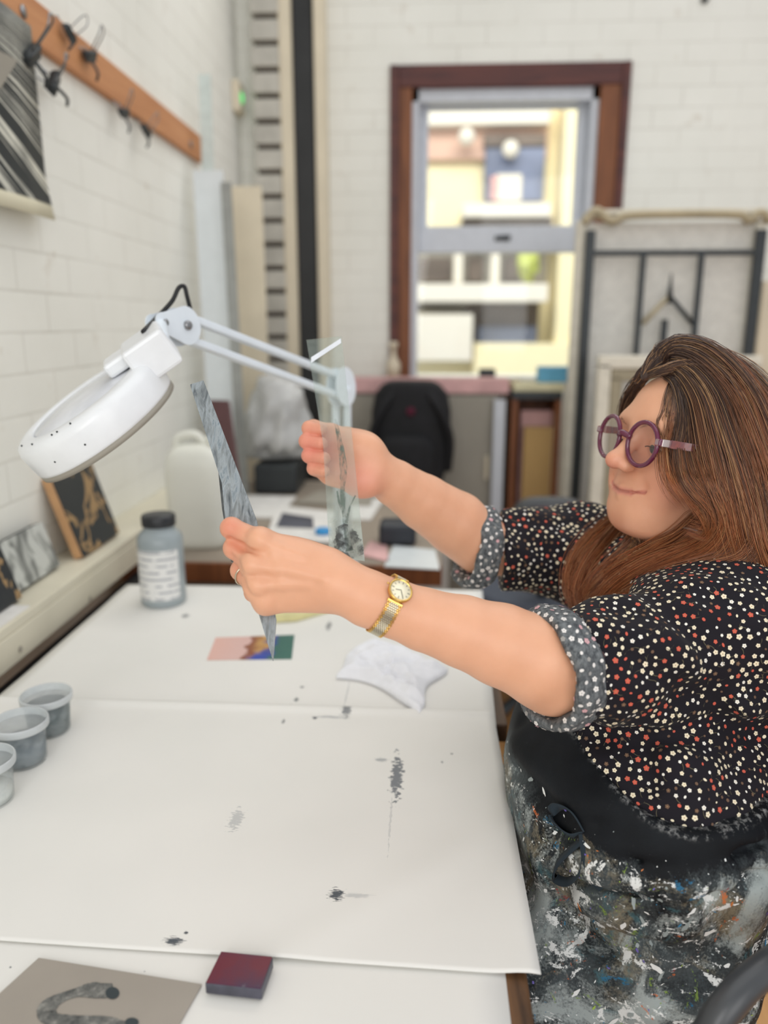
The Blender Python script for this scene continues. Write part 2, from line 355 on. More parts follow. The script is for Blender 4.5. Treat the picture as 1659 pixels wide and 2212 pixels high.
# black and white print
t = NT('black print with pale streaks'); v = t.coord('Object'); sp = t.node('ShaderNodeSeparateXYZ'); t.link(v, sp.inputs[0])
# rays fanning from the top of the sheet
yy = t.math('ADD', sp.outputs[1], 0.03); zz_ = t.math('SUBTRACT', 0.36, sp.outputs[2]); rt = t.math('DIVIDE', yy, zz_)
cb = t.node('ShaderNodeCombineXYZ'); t.link(t.math('MULTIPLY', rt, 9.0), cb.inputs[0]); t.link(t.math('MULTIPLY', sp.outputs[2], 2.5), cb.inputs[1])
f = t.noise(1.0, 2, 0.4, cb.outputs[0]); st = t.ramp(f, [(0.52, (0, 0, 0)), (0.56, (1, 1, 1))])
mask = t.ramp(t.noise(9, 3), [(0.3, (0.25, 0.25, 0.25)), (0.6, (1, 1, 1))])
c = t.mix(t.math('MULTIPLY', st, mask), rgb(36, 41, 43), rgb(226, 224, 210))
zlo = t.ramp(sp.outputs[2], [(0.028, (1, 1, 1)), (0.031, (0, 0, 0))]); c = t.mix(zlo, c, rgb(232, 226, 200)); t.color(c); t.set(Roughness=0.6); M['print1'] = t.m
a = onx(108, 455, XL+0.03); b = onx(104, 170, XL+0.03); ys = 0.55
def hang(y, z): return np.array([XL+0.028+0.004*math.sin(y*20)+0.01*max(0, (a[2]+0.06-z)*8), y, z])
zt = zr0+0.02; zb = a[2]-0.02
P = wavy_sheet('hanging_print', np.array([XL+0.03, 0.55, zb]), np.array([XL+0.03, a[1], zb]), np.array([XL+0.03, a[1], zt]), np.array([XL+0.03, 0.55, zt]), 12, 12, lambda x, y, u, v: 0, M['print1'], thv=(1, 0, 0))
for vtx in P.data.vertices: vtx.co.x += 0.004*math.sin(vtx.co.y*18)+0.012*max(0, 0.08-vtx.co.z)/0.08
tag(P, 'black and white streaked art print hanging from the batten clips', 'print')
P = plate('hanging_sheet', [onx(-60, 200, XL+0.05), onx(2, 190, XL+0.05), onx(38, 130, XL+0.05), onx(-60, 80, XL+0.05)], 0.001, M['grey'])
tag(P, 'small plain grey sheet clipped above the streaked print at the frame edge', 'paper')
# ------------------------------------------------------------------ ledge along the wall
xe = XL+0.112
lg = thing('wall_ledge', (XL+0.05, 1.3, TZ), 'chipped cream painted ledge running along the left brick wall', 'shelf')
zl = onx(0, 1363, xe)[2]
M['ledge'] = plain('old cream gloss', rgb(214, 208, 188), 0.5, scale=5, var=0.06)
V, F = cubeVF(((XL+xe)/2, 1.45, zl-0.01), (xe-XL-.001, 2.5, 0.02), bev=0.003); mesh('ledge_top', V, F, M['ledge'], lg)
V, F = cubeVF((xe-0.009, 1.45, (zl-0.019+TZ+0.002)/2), (0.018, 2.5, zl-0.019-TZ-0.002), bev=0.004); mesh('front_board', V, F, M['ledge'], lg)
V, F = cubeVF((xe+0.006, 1.30, TZ-0.05), (0.044, 2.3, 0.05), bev=0.003); mesh('gap_shadow_board', V, F, M['black'], lg, label='added black board standing for the shadow in the gap under the ledge')  # black strip put in for the dark shadow of the gap
for (a_, b_) in ((195, 1293), (44, 1402)):
    q = onx(a_, b_, xe+0.001); lathe('screw_hole', [(0.006, 0), (0.005, 0.001), (0.001, 0.0005)], q, M['grey'], lg, R=frame_from((1, 0, 0)), n=16)
# blocks leaning on the ledge : printmaking blocks, black face with carved lines
def lino(name, base, seed, sc=14):
    t = NT(name); v = t.coord('Object'); n = t.noise(sc, 3, 0.5, v, 1.2); d = t.math('ABSOLUTE', t.math('SUBTRACT', n, 0.5))
    m2 = t.noise(sc*0.45, 1); f = t.math('MULTIPLY', t.math('LESS_THAN', d, 0.035), t.math('GREATER_THAN', m2, 0.47))
    t.color(t.mix(f, base, rgb(158, 128, 88))); t.set(Roughness=0.5); return t.m
M['lino1'] = lino('black carved block face', rgb(38, 42, 44), 1, 11); M['lino2'] = lino('black carved block face lower', rgb(36, 40, 44), 2, 12)
M['blockwood'] = plain('pale plywood', rgb(196, 152, 108), 0.6)
def lean_block(nm, y0, y1, h, lab, face, side, lean=0.05, th=0.02, zb=None, mats=None):
    zb = zl if zb is None else zb; t = thing(nm, (XL+0.05, (y0+y1)/2, zb), lab, 'printing block')
    ang = math.asin(min(0.9, lean/h)); zd = np.array([-math.sin(ang), 0, math.cos(ang)]); xd = np.array([math.cos(ang), 0, math.sin(ang)])
    org = np.array([XL+lean+0.003, 0, zb])
    def pt(a, y, c): return org+a*xd+np.array([0, y, 0])+c*zd
    def slab(a0, a1, name2, m, ins=0.0):
        V = [pt(a, y, c) for a in (a0, a1) for y in (y0+ins, y1-ins) for c in (0.0+ins, h-ins)]
        F = [[0, 1, 3, 2], [4, 6, 7, 5], [0, 4, 5, 1], [2, 3, 7, 6], [0, 2, 6, 4], [1, 5, 7, 3]]; mesh(name2, V, F, m, t)
    slab(0, th, 'block_body', side); slab(th, th+0.003, 'printing_face', face); return t
q0 = onx(195, 1215, XL+0.08)
ya = onx(192, 1212, XL+0.09)[1]; yb = onx(268, 1165, XL+0.09)[1]
lean_block('carved_block', ya, yb, 0.185, 'tall black carved printing block with pale wood edge leaning on the brick wall', M['lino1'], M['blockwood'], 0.055)
ya2 = onx(-60, 1400, XL+0.09)[1]; yb2 = onx(66, 1300, XL+0.09)[1]
lean_block('carved_block', ya2, yb2, 0.17, 'black carved printing block with thick gold lines cut off by the left frame edge', M['lino2'], M['black'], 0.05)
t = NT('grey letter block'); v = t.coord('Object', (1, 22, 14)); n = t.noise(1.3, 2, 0.5, v, 0.8); t.color(t.ramp(n, [(0.42, rgb(120, 122, 118)), (0.56, rgb(196, 198, 192))])); t.set(Roughness=0.6); M['letter'] = t.m
ya3 = onx(45, 1240, XL+0.085)[1]; yb3 = onx(160, 1190, XL+0.085)[1]
lean_block('relief_block', ya3, yb3-0.005, 0.098, 'small grey relief block with pale swirls leaning beside the tall black block', M['letter'], M['steel'], 0.03)
# strips of paper lying on the ledge
o = box('paper_strip', (XL+0.005, 0.95, zl), (xe-0.006, 1.28, zl+0.003), M['paper2'], bev=0.0005); tag(o, 'white paper strip lying on the ledge under the grey relief block', 'paper')
# ------------------------------------------------------------------ tables
def table(nm, x0, x1, y0, y1, lab, th=0.03, z=TZ, legs=True, mat=None):
    mat = mat or M['tablewood']; t = thing(nm, ((x0+x1)/2, (y0+y1)/2, 0), lab, 'table')
    V, F = cubeVF(((x0+x1)/2, (y0+y1)/2, z-th/2), (x1-x0, y1-y0, th), bev=0.003); mesh('tabletop', V, F, mat, t)
    V, F = join([cubeVF(((x0+x1)/2, y, z-th-0.04), (x1-x0-0.16, 0.02, 0.08)) for y in (y0+0.07, y1-0.07)]+[cubeVF((x, (y0+y1)/2, z-th-0.04), (0.02, y1-y0-0.14, 0.08)) for x in (x0+0.07, x1-0.2)]); mesh('apron_rail', V, F, mat, t)
    for x in (x0+0.06, x1-0.2):
        for y in (y0+0.06, y1-0.06):
            V, F = cubeVF((x, y, (z-th)/2), (0.05, 0.05, z-th), bev=0.004); mesh('leg', V, F, mat, t)
    return t
XT0 = -0.678; XT1 = 0.0995; XT2 = 0.128
yj = onz(600, 1532, TZ)[1]; yf = onz(500, 1268, TZ)[1]
table('work_table', XT0, XT1, -0.1, yj-0.03, 'worn dark edged work table nearest the camera under white paper')
table('work_table', XT0, XT2, yj-0.028, yf-0.01, 'wooden plank work table behind the near one, under the far white paper')
V, F = cubeVF((XT1+0.004, (yj-0.13)/2, TZ-0.012), (0.003, yj+0.05, 0.02)); 
# paper sheets
def paper_mat(name, blots):
    t = NT(name); v = t.coord('Object'); c = t.ramp(t.noise(3, 3), [(0.3, rgb(226, 225, 220)), (0.7, rgb(233, 231, 226))])
    # each blot: (x, y, rx, ry, ang, density, colour)
    g = t.node('ShaderNodeNewGeometry'); pos = g.outputs['Position']
    wv = t.node('ShaderNodeTexNoise'); wv.inputs['Scale'].default_value = 160; wv.inputs['Detail'].default_value = 5; t.link(pos, wv.inputs['Vector'])
    for (bx, by, rx, ry, ang, dens, col) in blots:
        mp = t.node('ShaderNodeMapping', vector_type='TEXTURE'); mp.inputs['Location'].default_value = (bx, by, TZ); mp.inputs['Rotation'].default_value = (0, 0, ang); mp.inputs['Scale'].default_value = (rx, ry, 1)
        t.link(pos, mp.inputs[0]); ln = t.node('ShaderNodeVectorMath', operation='LENGTH'); t.link(mp.outputs[0], ln.inputs[0])
        st = t.node('ShaderNodeMapping'); st.inputs['Scale'].default_value = (0.5, 3.5, 1); t.link(mp.outputs[0], st.inputs[0])
        n2 = t.node('ShaderNodeTexNoise'); n2.inputs['Scale'].default_value = 2.2; n2.inputs['Detail'].default_value = 6; t.link(st.outputs[0], n2.inputs['Vector'])
        h = t.math('ADD', ln.outputs['Value'], t.math('MULTIPLY', t.math('SUBTRACT', n2.outputs['Fac'], 0.5), 3.2))
        h = t.math('ADD', h, t.math('MULTIPLY', t.math('SUBTRACT', wv.outputs['Fac'], 0.5), 1.2))
        m = t.ramp(h, [(0.55, (dens,)*3), (0.9, (0, 0, 0))]); c = t.mix(m, c, col)
    t.color(c); t.set(Roughness=0.65); t.bump(t.noise(40, 4), 0.08); return t.m
DK = rgb(58, 66, 76); GY = rgb(120, 128, 136)
def bl(px, py, wx, wy, dens=0.95, col=DK, ang=0.0):
    q = onz(px, py, TZ+0.003); e = onz(px+wx/2, py, TZ+0.003); g = onz(px, py-wy/2, TZ+0.003)
    return (q[0], q[1], abs(e[0]-q[0])*1.15, abs(g[1]-q[1])*1.15, ang, dens, col)
M['paperN'] = paper_mat('near paper sheet', [bl(857, 1680, 26, 90, 0.85, rgb(86, 94, 104)), bl(727, 1938, 30, 26), bl(376, 2036, 40, 18), bl(402, 2018, 9, 6), bl(510, 1775, 28, 45, 0.4, GY),
      bl(680, 1554, 10, 6), bl(749, 1538, 20, 30, 0.8, rgb(90, 96, 102)), bl(715, 1552, 70, 5, 0.5, GY), bl(824, 1645, 26, 8, 0.6, GY), bl(955, 1650, 6, 5, 0.6), bl(976, 1632, 6, 4, 0.6),
      bl(612, 1562, 8, 10, 0.7), bl(770, 1941, 60, 10, 0.35, GY), bl(843, 1780, 5, 120, 0.25, GY)])
M['paperF'] = paper_mat('far paper sheet', [bl(400, 1331, 16, 8, 0.8), bl(710, 1352, 12, 18, 0.7), bl(652, 1484, 9, 5, 0.7), bl(640, 1512, 10, 9, 0.8), bl(628, 1526, 10, 8, 0.6),
      bl(749, 1500, 3, 60, 0.4, GY), bl(790, 1396, 22, 10, 0.7), bl(890, 1500, 22, 8, 0.35, GY), bl(838, 1415, 40, 10, 0.3, rgb(200, 220, 218))])
def wav(amp, ph=0.0):
    def f(x, y, u, v):
        return 0.002+amp*(math.sin(26*y+3*x+ph)+0.6*math.sin(41*y-9*x+1.3*ph)+0.5*math.sin(13*x+5*y))*(0.4+0.6*math.sin(3.1*x+4*y)**2)*0.5
    return f
fw_ = wav(0.0011, 0.5)
def far_h(x, y, u, v): return fw_(x, y, u, v)+0.0005
far_l = onz(268, 1272, TZ); far_r = onz(985, 1300, TZ)
P = wavy_sheet('paper_sheet', np.array([XT0+0.004, yj-0.04, TZ+0.001]), np.array([onz(1067, 1545, TZ)[0], yj-0.04, TZ+0.001]), np.array([onz(1050, 1440, TZ)[0]+0.02, yf, TZ+0.001]), np.array([XT0+0.004, yf-0.005, TZ+0.001]), 40, 60, far_h, M['paperF'])
tag(P, 'far large white paper sheet with faint grey paint marks behind the crease', 'paper')
nw = wav(0.0012, 2.0)
def near_h(x, y, u, v):
    base = 0.0035+nw(x, y, u, v)*1.0; lift = 0.0045*math.exp(-((v-0.985)/0.02)**2)
    ff = 0.006*math.exp(-((u-0.98)/0.03)**2)*(1-v)*0.5
    big = 0.0016*math.exp(-(((x+0.10)-(y-0.62)*1.1)/0.035)**2)*(1 if y < 0.85 else math.exp(-((y-0.85)/0.05)**2))
    return base+lift+ff+big
n00 = onz(-60, 2030, TZ); n10 = onz(1168, 2118, TZ); n11 = onz(1066, 1548, TZ); n01 = onz(-40, 1512, TZ)
n00 = n00.copy(); n00[0] = max(n00[0]-0.1, XT0+0.003); n01[0] = XT0+0.003
P = wavy_sheet('paper_sheet', n00, n10, n11+np.array([0, 0.005, 0]), n01, 60, 90, near_h, M['paperN'])
tag(P, 'middle large white paper sheet with black brush marks overhanging the table edge', 'paper')
b10 = onz(1100, 2212, TZ); M['paperB'] = paper_mat('bottom paper sheet', [bl(22, 2086, 5, 4), bl(312, 2095, 4, 3)])
xb = b10[0]
P = wavy_sheet('paper_sheet', np.array([XT0+0.003, 0.05, TZ+0.0006]), np.array([xb, 0.05, TZ+0.0006]), np.array([onz(1092, 2108, TZ)[0], n10[1]+0.06, TZ+0.0006]), np.array([XT0+0.003, n10[1]+0.12, TZ+0.0006]), 20, 20, lambda x, y, u, v: 0.0006, M['paperB'])
tag(P, 'plain white under sheet at the front of the table beneath the purple block', 'paper')
# ------------------------------------------------------------------ things on the table
# paint pots
def pot(px, py, lab, liq, fill, rim_r):
    c = onz(px, py, TZ+0.005); t = thing('paint_pot', c, lab, 'pot', 'clear plastic paint pots along the left table edge'); r = rim_r; hgt = r*1.66
    prof = [(r*0.80, 0.0), (r*0.82, 0.002), (r*0.90, hgt*0.8), (r*0.91, hgt*0.82), (r*0.99, hgt*0.82), (r*1.0, hgt*0.84), (r*1.0, hgt*0.97), (r*0.97, hgt), (r*0.93, hgt*0.99), (r*0.885, hgt*0.8), (r*0.79, 0.004), (0.001, 0.004)]
    lathe('pot_wall', [(0.001, 0)]+prof, c, M['potpl'], t)
    lathe('rim', [(r*0.93, hgt*0.83), (r*1.005, hgt*0.83), (r*1.015, hgt*0.86), (r*1.015, hgt*0.97), (r*0.985, hgt*1.005), (r*0.945, hgt*0.995), (r*0.93, hgt*0.83)], c, M['rimpl'], t)
    k = r*(0.79+0.095*fill); lathe('paint', [(0.001, 0.0045), (r*0.775, 0.0045), (k-0.0012, hgt*fill*0.8), (0.001, hgt*fill*0.8)], c, liq, t)
tt = NT('cloudy clear plastic'); tr = tt.node('ShaderNodeBsdfTransparent'); tr.inputs[0].default_value = (0.95, 0.96, 0.96, 1); mx = tt.node('ShaderNodeMixShader')
sm = tt.ramp(tt.noise(60, 4), [(0.42, (0.08,)*3), (0.62, (0.20,)*3)]); tt.link(sm, mx.inputs[0]); tt.link(tr.outputs[0], mx.inputs[1]); tt.color(rgb(214, 220, 222)); tt.set(Roughness=0.15); tt.link(tt.b.outputs[0], mx.inputs[2]); tt.link(mx.outputs[0], tt.n['Material Output'].inputs[0]); M['potpl'] = tt.m
tt = NT('milky pot rim'); tr = tt.node('ShaderNodeBsdfTransparent'); mx = tt.node('ShaderNodeMixShader'); mx.inputs[0].default_value = .55; tt.link(tr.outputs[0], mx.inputs[1]); tt.color(rgb(226, 230, 232)); tt.set(Roughness=0.15); tt.link(tt.b.outputs[0], mx.inputs[2]); tt.link(mx.outputs[0], tt.n['Material Output'].inputs[0]); M['rimpl'] = tt.m
M['liq1'] = plain('dark grey paint', rgb(100, 112, 114), 0.3, scale=60, var=0.12); M['liq2'] = plain('blue grey paint', rgb(128, 138, 146), 0.25, scale=60, var=0.12); M['liq3'] = plain('white paint liquid', rgb(244, 244, 238), 0.25, var=0.02)
pot(108, 1578, 'plastic pot of dark grey paint, furthest of the three', M['liq1'], 0.9, 0.0355)
pot(52, 1642, 'plastic pot half full of blue grey paint between the other two pots', M['liq2'], 0.62, 0.0365)
pot(-24, 1730, 'plastic pot of white paint cut off by the left frame edge', M['liq3'], 0.35, 0.036)
# bottle
c = onz(355, 1300, TZ+0.003); bt = thing('paint_bottle', c, 'grey plastic bottle with black cap and white label on the table', 'bottle')
M['botgrey'] = plain('smoke grey plastic', rgb(158, 168, 172), 0.3, scale=5); M['cap'] = plain('black ribbed cap', rgb(40, 42, 46), 0.4)
r = 0.047
lathe('bottle_body', [(0.001, 0), (r*0.9, 0), (r, 0.006), (r, 0.135), (r*0.97, 0.147), (r*0.80, 0.158), (r*0.68, 0.163), (r*0.66, 0.176), (0.001, 0.176)], c, M['botgrey'], bt)
lathe('bottle_cap', [(r*0.72, 0.170), (r*0.74, 0.172), (r*0.74, 0.190), (r*0.70, 0.193), (0.001, 0.193)], c, M['cap'], bt)
t = NT('white printed label'); v = t.coord('Object'); wv = t.node('ShaderNodeTexWave', bands_direction='Z'); wv.inputs['Scale'].default_value = 22; t.link(v, wv.inputs['Vector'])
mk = t.math('MULTIPLY', t.math('GREATER_THAN', wv.outputs['Fac'], 0.72), t.math('GREATER_THAN', t.noise(60, 2), 0.45)); t.color(t.mix(mk, rgb(228, 228, 226), rgb(176, 178, 182))); t.set(Roughness=0.5)
V = []; F = []
for i in range(25):
    a_ = math.radians(-150+i*5.2); V += [(math.cos(a_)*(r+0.0006), math.sin(a_)*(r+0.0006), 0.018), (math.cos(a_)*(r+0.0006), math.sin(a_)*(r+0.0006), 0.125)]
    if i: n = len(V); F.append([n-4, n-2, n-1, n-3])
mesh('label', np.array(V)+c, F, t.m, bt, smooth=True)
# yellow pad, coloured card, cloth
def flat(nm, pts, z, th, mat, lab, cat, bev=0):
    P = [onz(a, b, z) for a, b in pts]; return tag(plate(nm, [q+np.array([0, 0, th/2]) for q in P], th, mat, nrmv=(0, 0, 1)), lab, cat)
M['yellow'] = plain('pale yellow paper', rgb(222, 214, 160), 0.7)
flat('note_pad', [(570, 1325), (590, 1345), (640, 1342), (735, 1316), (720, 1290), (600, 1290)], TZ+0.004, 0.012, M['yellow'], 'pale yellow note pad lying behind the near hand', 'notepad')
t = NT('colourful card print'); v = t.coord('Generated'); sp = t.node('ShaderNodeSeparateXYZ'); t.link(v, sp.inputs[0]); dn = t.noise(5, 3, 0.5, v)
x_ = t.math('ADD', sp.outputs[0], t.math('MULTIPLY', t.math('SUBTRACT', dn, 0.5), 0.35))
c_ = t.ramp(x_, [(0.0, rgb(226, 180, 168)), (0.42, rgb(222, 184, 176)), (0.47, rgb(140, 74, 48)), (0.60, rgb(196, 150, 90)), (0.70, rgb(50, 70, 150)), (0.76, rgb(52, 104, 96)), (1.0, rgb(60, 110, 100))]); t.n[-1].color_ramp.interpolation = 'EASE'
ylo = t.ramp(sp.outputs[1], [(0.2, (1, 1, 1)), (0.35, (0, 0, 0))]); xm = t.ramp(x_, [(0.5, (0, 0, 0)), (0.55, (1, 1, 1)), (0.72, (1, 1, 1)), (0.78, (0, 0, 0))]); c_ = t.mix(t.math('MULTIPLY', ylo, xm), c_, rgb(44, 72, 170))
t.color(c_); t.set(Roughness=0.3)
flat('postcard', [(447, 1426), (630, 1424), (636, 1372), (466, 1378)], TZ+0.004, 0.0008, t.m, 'colourful pink, brown, blue and green art postcard on the paper', 'card')
# cloth
M['cloth'] = plain('white cotton rag', rgb(238, 239, 244), 0.85, var=0.02, scale=80)
cc = onz(845, 1450, TZ+0.004)
V = []; F = []; NU, NV = 60, 44
ax = (onz(950, 1500, TZ)-onz(745, 1425, TZ))*0.86; ay = (onz(870, 1395, TZ)-onz(800, 1480, TZ))*0.85
for i in range(NU+1):
    for j in range(NV+1):
        u, v = i/NU, j/NV; uu = u+0.05*math.sin(7*v+1); vv = v+0.07*math.sin(5*u)-0.10*(u-0.5)**2*4*(1-v)
        e = min(u, 1-u, v, 1-v); h = 0.006+0.013*min(1, e*9)**0.7+0.0035*math.sin(11*v+4*u)*min(1, e*6)+0.0018*math.sin(17*u-9*v+2)*min(1, e*6)+(0.0012*math.sin(30*u+21*v)+0.0022*math.sin(26*u-19*v+2*math.sin(9*v)))*min(1, e*6)-0.005*math.exp(-((v-.55+.25*math.sin(5*u))/.03)**2)*min(1, e*6)-0.005*math.exp(-((u-.45-.3*v)/.025)**2)*min(1, e*6)-0.004*math.exp(-((v-.22-.1*u)/.025)**2)*min(1, e*6)
        if v < 0.35: h += 0.003*math.sin(34*v-6*u)
        V.append(cc+(uu-0.5)*ax+(vv-0.5)*ay+np.array([0, 0, max(0.003, h)]))
N0 = len(V)
for i in range(NU+1):
    for j in range(NV+1): q = V[i*(NV+1)+j].copy(); q[2] = TZ+0.0045; V.append(q)
for i in range(NU):
    for j in range(NV):
        a_ = i*(NV+1)+j; q = [a_, a_+NV+1, a_+NV+2, a_+1]; F.append(q); F.append([k+N0 for k in q[::-1]])
bdr = [(i*(NV+1)) for i in range(NU+1)]+[NU*(NV+1)+j for j in range(1, NV+1)]+[i*(NV+1)+NV for i in range(NU-1, -1, -1)]+[j for j in range(NV-1, 0, -1)]
for a_, b_ in zip(bdr, bdr[1:]+bdr[:1]): F.append([b_, a_, a_+N0, b_+N0])
tag(mesh('cleaning_rag', V, F, M['cloth'], smooth=True), 'crumpled folded white cotton rag on the paper', 'cloth')
# purple block
t = NT('maroon inked block'); n = t.noise(35, 5, 0.6); n2 = t.noise(18, 3); c_ = t.mix(t.ramp(n2, [(0.4, (0, 0, 0)), (0.62, (1, 1, 1))]), rgb(100, 16, 40), rgb(66, 30, 62)); c_ = t.mix(t.ramp(n, [(0.64, (0, 0, 0)), (0.69, (1, 1, 1))]), c_, rgb(130, 136, 142)); t.color(c_); t.set(Roughness=0.28)
M['blocktop'] = t.m; M['blockside'] = plain('dark grey block side', rgb(72, 72, 84), 0.4, scale=60, var=0.2)
bz = TZ+0.0035; BP = [onz(444, 2147, bz), onz(566, 2161, bz), onz(591, 2090, bz), onz(478, 2078, bz)]
hb = 0.0115; pb = thing('ink_block', sum(BP)/4, 'small square maroon inked block with dark sides on the front paper', 'block')
def chunk(name, P, z0, z1, mat, par, ins=0.0):
    c0 = sum(P)/len(P); P = [q+(c0-q)*ins for q in P]; n = len(P); bm = bmesh.new(); lo = [bm.verts.new((q[0], q[1], z0)) for q in P]; hi = [bm.verts.new((q[0], q[1], z1)) for q in P]
    bm.faces.new(lo[::-1]); bm.faces.new(hi)
    for i in range(n): bm.faces.new([lo[i], lo[(i+1) % n], hi[(i+1) % n], hi[i]])
    bmesh.ops.bevel(bm, geom=list(bm.edges), offset=min(0.0012, (z1-z0)*0.3), segments=2, profile=0.5, affect='EDGES'); bm.verts.index_update()
    V = np.array([v.co[:] for v in bm.verts]); F = [[v.index for v in f.verts] for f in bm.faces]; bm.free(); return mesh(name, V, F, mat, par)
chunk('block_body', BP, bz, bz+hb, M['blockside'], pb); chunk('inked_face', BP, bz+hb-0.0005, bz+hb+0.001, M['blocktop'], pb, 0.03)
# taupe plate with a bent bone-like shape painted on it
t = plain('taupe metal plate', rgb(164, 156, 146), 0.32, 0.1, scale=6, var=0.05)
PP = [onz(84, 2072, TZ+0.0025), onz(436, 2129, TZ+0.0025), onz(360, 2262, TZ+0.0025), onz(-70, 2212, TZ+0.0025)]
pt_ = thing('printing_plate', sum(PP)/4, 'taupe metal printing plate with a curved grey figure at the bottom left', 'plate')
plate('plate_sheet', [q+np.array([0, 0, 0.0008]) for q in PP], 0.0016, t, pt_, nrmv=(0, 0, 1))
t = NT('mottled grey ink'); t.color(t.ramp(t.noise(110, 6, 0.7), [(0.35, rgb(64, 66, 66)), (0.55, rgb(112, 112, 108)), (0.72, rgb(170, 168, 160))])); t.set(Roughness=0.5); M['inkfig'] = t.m
zi = TZ+0.0045
cl = [(246, 2136, 20), (225, 2140, 26), (200, 2139, 27), (170, 2143, 17), (140, 2152, 15), (113, 2166, 20), (100, 2185, 24), (115, 2203, 26), (150, 2206, 22), (190, 2205, 18), (230, 2209, 22), (265, 2225, 30), (300, 2245, 30)]
sp_ = spline([(a_, b_, c__) for a_, b_, c__ in cl], 80); V = []; F = []
for i in range(80):
    dx, dy = (sp_[min(i+1, 79)]-sp_[max(i-1, 0)])[:2]; l = math.hypot(dx, dy); nx, ny = -dy/l, dx/l; h = sp_[i][2]*(0.95+0.1*rng.random()); 
    V += [onz(sp_[i][0]+nx*h*0.9, sp_[i][1]+ny*h*0.62, zi), onz(sp_[i][0]-nx*h*0.9, sp_[i][1]-ny*h*0.62, zi)]
    if i: F.append([2*i-2, 2*i, 2*i+1, 2*i-1])
o = mesh('inked_figure', V, F, M['inkfig'], pt_)
M['dot'] = plain('dark teal ink', rgb(48, 58, 62), 0.5)
for (u_, v_, w_) in ((243, 2145, 13), (285, 2208, 10)):
    mesh('ink_dot', [onz(u_+15*math.cos(a_), v_+w_*math.sin(a_), zi+0.0002) for a_ in np.linspace(2*math.pi, 0, 24, endpoint=False)], [list(range(24))], M['dot'], pt_)
# ------------------------------------------------------------------ magnifier lamp
hc = W(186, 872, 1.04)
maj = nrm(0.80*_R+0.58*UP+0.05*FW); nn = nrm(-0.42*_R+0.74*UP-0.46*FW); nn = nrm(nn-np.dot(nn, maj)*maj)
Rl = np.stack([maj, np.cross(nn, maj), nn], 1)
lp = thing('magnifier_lamp', W(742, 1236, 1.86)*np.array([1, 1, 0])+np.array([0, 0, TZ]), 'white articulated magnifier lamp with round head over the table', 'lamp')
RH = 0.110
lathe('lamp_housing', [(RH*0.72, -0.002), (RH*0.725, 0.0075), (RH*0.76, 0.0095), (RH*0.90, 0.0085), (RH*0.975, 0.004), (RH, -0.004), (RH, -0.034), (RH*0.985, -0.040), (RH*0.82, -0.040), (RH*0.72, -0.036), (RH*0.72, -0.03), (RH*0.72, -0.002)], hc, M['lamp'], lp, R=Rl, n=72)
lathe('shade_ring', [(RH*0.99, -0.038), (RH*0.99, -0.046), (RH*0.8, -0.048), (RH*0.8, -0.04)], hc, M['grey'], lp, R=Rl, n=72, label='grey underside ring')
t = NT('milky magnifying lens cover'); t.color(t.ramp(t.noise(20, 3), [(0.3, rgb(206, 208, 214)), (0.7, rgb(226, 228, 232))])); t.set(Roughness=0.15)
lathe('lens_cover', [(RH*0.72, 0.005), (RH*0.70, 0.0075), (RH*0.3, 0.0125), (0.001, 0.0135)], hc, t.m, lp, R=Rl, n=72)
for a_ in (200, 222, 250, 262, 245): 
    q = hc+Rl@np.array([math.cos(math.radians(a_))*RH*0.9, math.sin(math.radians(a_))*RH*0.9, 0.011]); lathe('screw', [(0.0013, -0.003), (0.0011, -0.001), (0.0005, -0.0008)], q, M['steel'], lp, R=Rl, n=10)
for a_ in (236, 262):
    d_ = Rl@np.array([math.cos(math.radians(a_)), math.sin(math.radians(a_)), 0]); lathe('vent_hole', [(0.0014, 0), (0.0012, 0.0005), (0.0005, 0.0006)], hc+d_*RH+Rl[:, 2]*-0.02, M['steel'], lp, R=frame_from(d_), n=10)
# neck block and joint
Rn = np.stack([maj, np.cross(nn, maj), nn], 1)
V, F = cubeVF((RH+0.001, 0.0, 0.006), (0.062, 0.085, 0.052), bev=0.005); mesh('neck_block', V@Rl.T+hc, F, M['lamp'], lp)
V, F = cubeVF((RH-0.035, 0.0, 0.02), (0.05, 0.05, 0.02), bev=0.005); mesh('hinge_cover', V@Rl.T+hc, F, M['lamp'], lp)
J1 = W(392, 705, 1.13); J2 = W(737, 836, 1.50)
adir = nrm(J2-J1); side = nrm(np.cross(adir, UP)); pup = nrm(np.cross(side, adir))
def slab_outline(name, pts2, c, ux, uy, th, mat, par):
    P = [c+ux*a_+uy*b_ for a_, b_ in pts2]; return plate(name, P, th, mat, par, nrmv=np.cross(ux, uy))
rr = 0.028
out = [(rr*math.cos(t_), rr*math.sin(t_)) for t_ in np.linspace(-1.9, 1.9, 20)]+[(-0.045+0.014*math.cos(t_), -0.008+0.014*math.sin(t_)) for t_ in np.linspace(1.7, 4.6, 12)]
for s_ in (-1, 1):
    slab_outline('joint_plate', out, J1+side*s_*0.010, adir, pup, 0.003, M['lampside'], lp)
lathe('joint_bolt', [(0.007, -0.015), (0.007, 0.015), (0.005, 0.017), (0.001, 0.017)], J1, M['chrome'], lp, R=frame_from(side), n=20)
lathe('joint_bolt', [(0.005, -0.014), (0.005, 0.014), (0.001, 0.015)], J1-adir*0.043-pup*0.008, M['chrome'], lp, R=frame_from(side), n=20)
q0 = hc+Rl@np.array([RH+0.02, 0, 0.01]); V, F = tubeVF([q0, J1-adir*0.04-pup*0.008, J1], [0.013, 0.011, 0.009], 12, 10); mesh('neck_arm', V, F, M['lampside'], lp, smooth=True)
